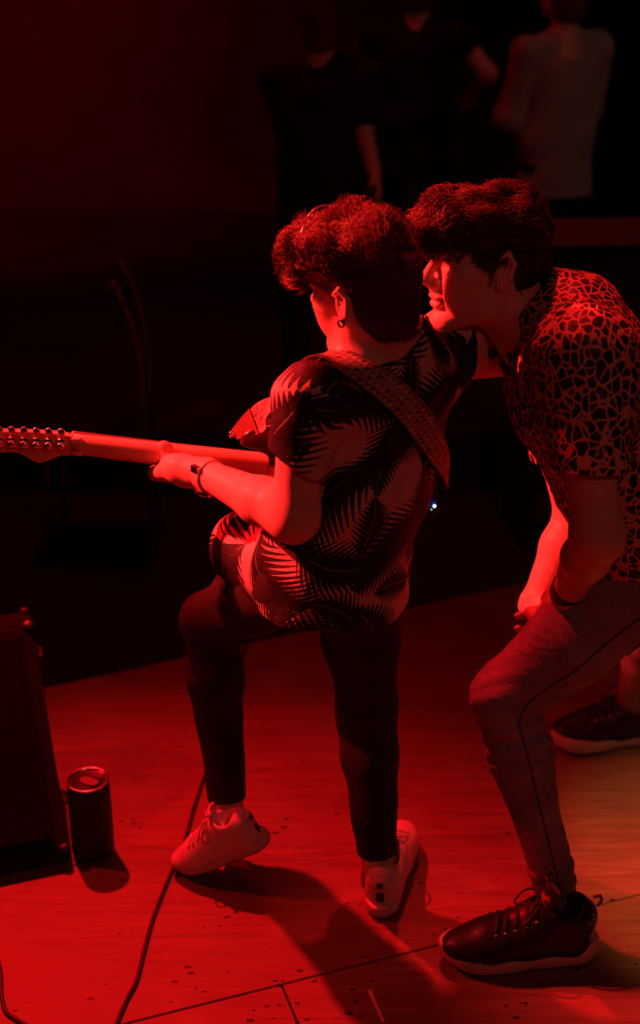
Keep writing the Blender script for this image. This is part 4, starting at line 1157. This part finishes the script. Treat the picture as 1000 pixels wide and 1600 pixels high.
# drinks can in front of the cabinet
cb = ptz(147, 1334, 0)
can = thing('drink_can', 'tall black drinks can with shiny metal lid beside the speaker cabinet', 'can', tuple(cb))
R_c, H_c = .048, .205
v, f = lathe([(R_c * .72, 0.0), (R_c * .8, .004), (R_c, .016), (R_c, H_c - .02), (R_c * .955, H_c - .008), (R_c * .93, H_c - .004)], 48); mesh_obj('can_body', v + cb, f, M['can'], can)
v, f = lathe([(R_c * .93, H_c - .005), (R_c * .985, H_c - .002), (R_c * .985, H_c + .0015), (R_c * .93, H_c + .0025), (R_c * .88, H_c + .001), (R_c * .85, H_c - .006), (R_c * .80, H_c - .005), (.001, H_c - .005)], 48)
lid = mesh_obj('lid', v + cb, f, M['alu'], can)
tabv, tabf = prism([(x, y) for x, y in smooth_path([(-.022, -.008), (-.010, -.013), (.010, -.013), (.021, -.008), (.023, 0), (.021, .008), (.010, .013), (-.010, .013), (-.022, .008), (-.025, 0), (-.022, -.008)], 3)[:-1]], 0, .003, .001, 1)
ca, sa = math.cos(-.5), math.sin(-.5); tabv = np.stack([tabv[:, 0] * ca - tabv[:, 1] * sa, tabv[:, 0] * sa + tabv[:, 1] * ca, tabv[:, 2]], 1)
mesh_obj('pull_tab', tabv + V(.004, -.004, H_c - .003), tabf, M['alu'], lid, local=True, smooth=False)
# splinter of bare wood on the boards
p0, p1 = ptz(577, 1548, 0), ptz(600, 1598, 0); dd = nrm(p1 - p0); sd = V(-dd[1], dd[0], 0)
poly = [p0 + sd * .006, p0 - sd * .005, p0 + dd * .022 - sd * .004, p1 - sd * .003, p1 + sd * .002, p0 + dd * .03 + sd * .003]
v, f = prism([(p[0], p[1]) for p in poly], .0005, .0022); o = mesh_obj('wood_splinter', v, f, M['tape'], smooth=False); tag(o, 'pale thin splinter of wood lying near the floor joint', 'splinter')

# ================================================================== the dark hall behind
def stander(label, base, facing, shirt, tall=1.78, arm_l=None, arm_r=None, sleeve=.62, group='listeners standing in the dark hall'):
    """a listener; arms are lists of joint positions in the person's own frame (forward, left, up)"""
    b = np.asarray(base, float); Fm = frame(V(*facing), V(0, 0, 1)); s = tall / 1.78
    def w(x, y, z): return b + Fm @ (V(x, y, z) * s)
    r = thing('person', label, 'person', tuple(b), group)
    D = Sdf(); head_sdf(D, w(.02, 0, 1.64), Fm, .98 * s, w(-.01, 0, 1.46), .056)
    D.cone(w(0, 0, .95), w(0, 0, 1.35), .10, .10, .05, w=Fm[:, 1], s=1.4)
    arms = []
    for sg, ar in ((1, arm_l), (-1, arm_r)):
        ar = ar or [(0, .19 * sg, 1.40), (-.03, .25 * sg, 1.12), (.08, .24 * sg, .88)]
        a = [w(*p) for p in ar]; arms.append(a)
        D.cone(w(0, 0, 1.42), a[0], .06, .052, .04); D.cone(a[0], a[1], .050, .042, .02); D.cone(a[1], a[2], .042, .028, .02)
        hand_sdf(D, a[2], nrm(a[2] - a[1]), Fm[:, 1] * -sg, sg, (.35, .4, .4, .45), sc=s)
    legs = []
    for sg in (1, -1):
        h_, k_, a_ = w(0, .09 * sg, .92), w(.02, .11 * sg, .50), w(-.01, .12 * sg, .08); legs.append((h_, k_, a_))
        D.cone(h_, k_, .07, .05, .03); D.cone(k_, a_, .048, .034, .03); D.cone(a_ + V(0, 0, -.03), a_ + Fm[:, 0] * .16 + V(0, 0, -.045), .034, .030, .02)
    v, f = join([D.mesh(.0075, *span(w(.02, 0, 1.62), m=.16)), D.mesh(.009, *span(*arms[0], *arms[1], arms[0][2] + V(0, 0, -.1), arms[1][2] + V(0, 0, -.1), m=.1)), D.mesh(.016, *span(w(0, 0, .0), w(0, 0, 1.0), m=.25))])
    mesh_obj('body', v, f, M['skin'], r)
    Tt = Sdf(); Tt.cone(w(0, 0, .95), w(0, 0, .90), .098, .105, .04, w=Fm[:, 1], s=1.35)
    for h_, k_, a_ in legs: Tt.cone(h_, k_, .090, .070, .03); Tt.cone(k_, a_ + V(0, 0, .03), .068, .055, .03)
    v, f = Tt.mesh(.014); mesh_obj('trousers', v, f, M['dark_cloth'], r)
    Ts = Sdf(); Ts.cone(w(0, 0, .82), w(0, 0, 1.05), .135, .125, .05, w=Fm[:, 1], s=1.38); Ts.cone(w(0, 0, 1.05), w(0, 0, 1.32), .125, .12, .05, w=Fm[:, 1], s=1.55); Ts.cone(w(0, .05, 1.425), w(0, -.05, 1.425), .072, .072, .05)
    for a in arms:
        if sleeve > 1: Ts.cone(a[1], a[1] + (a[2] - a[1]) * (sleeve - 1), .056, .05, .03)
        Ts.cone(w(0, 0, 1.41), a[0], .065, .068, .04); c_ = a[0] + (a[1] - a[0]) * min(sleeve, 1.0); Ts.cone(a[0], c_, .066, .062, .03)
    Ts.post = lambda P, d: d + wr(P, 61, .006, 18)
    Ts.cut(lambda P: (b[2] + .80 * s) - P[:, 2]); v, f = Ts.mesh(.011); mesh_obj('shirt', v, f, shirt, r)
    Hh = Sdf(); Hh.ell(w(.0, 0, 1.69), V(.112, .090, .098) * s, Fm, .02); Hh.ell(w(-.02, 0, 1.61), V(.088, .082, .13) * s, Fm, .03); hd0 = w(.02, 0, 1.64)
    Hh.post = lambda P, d: d + wr(P, 62, .004, 70)
    def cut(P):
        q = (P - hd0) @ Fm; return np.interp(q[:, 0], [-.12, -.03, .0, .06, .1], [-.15, -.13, .02, .05, .06]) - q[:, 2]
    Hh.cut(cut); v, f = Hh.mesh(.007); mesh_obj('hair', v, f, M['hair_b'], r)
    for h_, k_, a_ in legs:
        S_ = Sdf(); S_.cone(a_ + V(0, 0, -.035), a_ + Fm[:, 0] * .17 + V(0, 0, -.045), .045, .036, .03); S_.cone(a_, a_ + V(0, 0, -.03), .045, .045, .03); S_.cut(lambda P: b[2] + .002 - P[:, 2])
        v, f = S_.mesh(.009); mesh_obj('shoe', v, f, M['black'], r)
    return r
FLZ, RZ = -.2, .06
v, f = rbox((0, 7.62, (RZ - .2) / 2), (5.1, 2.55, (RZ + .2) / 2), 0.0); tag(mesh_obj('riser', v, f, M['hallfloor'], smooth=False), 'low dark riser across the back of the hall', 'riser', kind='structure')
def hall(px, Y):
    a = pt(px, 160, Y); return V(a[0], Y, RZ)
def own(base, facing, pts):
    Fm = frame(V(*facing), V(0, 0, 1)); return [tuple(Fm.T @ (np.asarray(p) - base)) for p in pts]
b_ = hall(872, 5.95); fc = (-.5, .85, 0)
back = lambda sg: [(0, .19 * sg, 1.40), (.05, .22 * sg, 1.14), (.24, .08 * sg, 1.12)]
stander('listener in a pale grey t-shirt standing beyond the counter at top right', b_, fc, M['grey_tee'], 1.86, back(1), back(-1), 1.6)
b_ = hall(648, 6.5); fc = (.1, 1, 0)
stander('dark-clothed listener with one bare arm held out, left of the grey shirt', b_, fc, M['dark_cloth'], 1.88, back(1), [(0, -.19, 1.40)] + [tuple(np.array(p) / (1.88 / 1.78)) for p in own(b_, fc, [pt(764, 116, 6.45), pt(735, 150, 6.70)])], .22)
b_ = hall(502, 5.5); fc = (.15, 1, 0)
stander('dark-clothed listener with an arm hanging down, above the guitarist\'s head', b_, fc, M['dark_cloth'], 1.76, [(0, .19, 1.40), (.10, .16, 1.15), (.26, .0, 1.12)], [(0, -.19, 1.40)] + own(b_, fc, [pt(567, 192, 5.45), pt(585, 262, 5.35)]), .8)

# long counter on the right
c0, c1 = pt(835, 362, 4.55), pt(1010, 346, 4.55); ctz = c0[2]
ctr = thing('counter', 'long low dark counter with a pale front edge behind the musicians', 'counter', (c0[0] + .6, 4.7, FLZ))
ang = math.atan2(.10, 1.0); Mc_ = np.array([[math.cos(ang), -math.sin(ang), 0], [math.sin(ang), math.cos(ang), 0], [0, 0, 1]])
cc_ = V(c0[0] + .80, 4.70, ctz)
v, f = rbox(cc_ + V(0, 0, -.018), (.85, .16, .018), .004, Mc_); mesh_obj('counter_top', v, f, M['oak'], ctr, smooth=False)
hh = (ctz - .036 - FLZ) / 2
for x in (-.78, 0, .78):
    v, f = rbox(cc_ + Mc_ @ V(x, 0, 0) + V(0, 0, -.036 - hh), (.03, .14, hh), .003, Mc_); mesh_obj('leg_panel', v, f, M['black_wood'], ctr, smooth=False)
v, f = rbox(cc_ + Mc_ @ V(0, .1, 0) + V(0, 0, -.036 - hh * .7), (.75, .010, hh * .7), .002, Mc_); mesh_obj('front_panel', v, f, M['black_wood'], ctr, smooth=False)

# tube-frame chair on the left, its back post catching the light
t0_, t1_ = pt(180, 447, 4.45), pt(215, 545, 4.45)
chb = V(t1_[0] - .18, 4.62, FLZ)
ch = thing('chair', 'tube-frame chair standing in the dark hall at left', 'chair', tuple(chb))
def ctube(name, pts, r=.011, mat='steel'):
    v, f = tube(smooth_path(pts, 5), r, 8); mesh_obj(name, v, f, M[mat], ch)
bx = t1_ - V(0, 0, .02)
for s in (0, -.34):
    o_ = V(s * .06, -s, 0)
    ctube('back_post', [t0_ + o_ + V(-.03, 0, -.012), t0_ + o_, t1_ + o_, V(t1_[0] + s * .06 + .01, t1_[1] - s, FLZ + .42), V(t1_[0] + s * .06 + .02, t1_[1] - s, FLZ + .008)], .012 if s == 0 else .011)
    ctube('front_leg', [V(t1_[0] - .36, t1_[1] - s, FLZ + .43), V(t1_[0] - .39, t1_[1] - s, FLZ + .008)])
v, f = rbox(V(t1_[0] - .18, t1_[1] + .17, FLZ + .44), (.20, .19, .018), .008); mesh_obj('seat', v, f, M['plastic'], ch)
v, f = rbox(V(t0_[0] - .002, t0_[1] + .17, t0_[2] - .10), (.008, .155, .06), .004); mesh_obj('backrest', v, f, M['plastic'], ch)
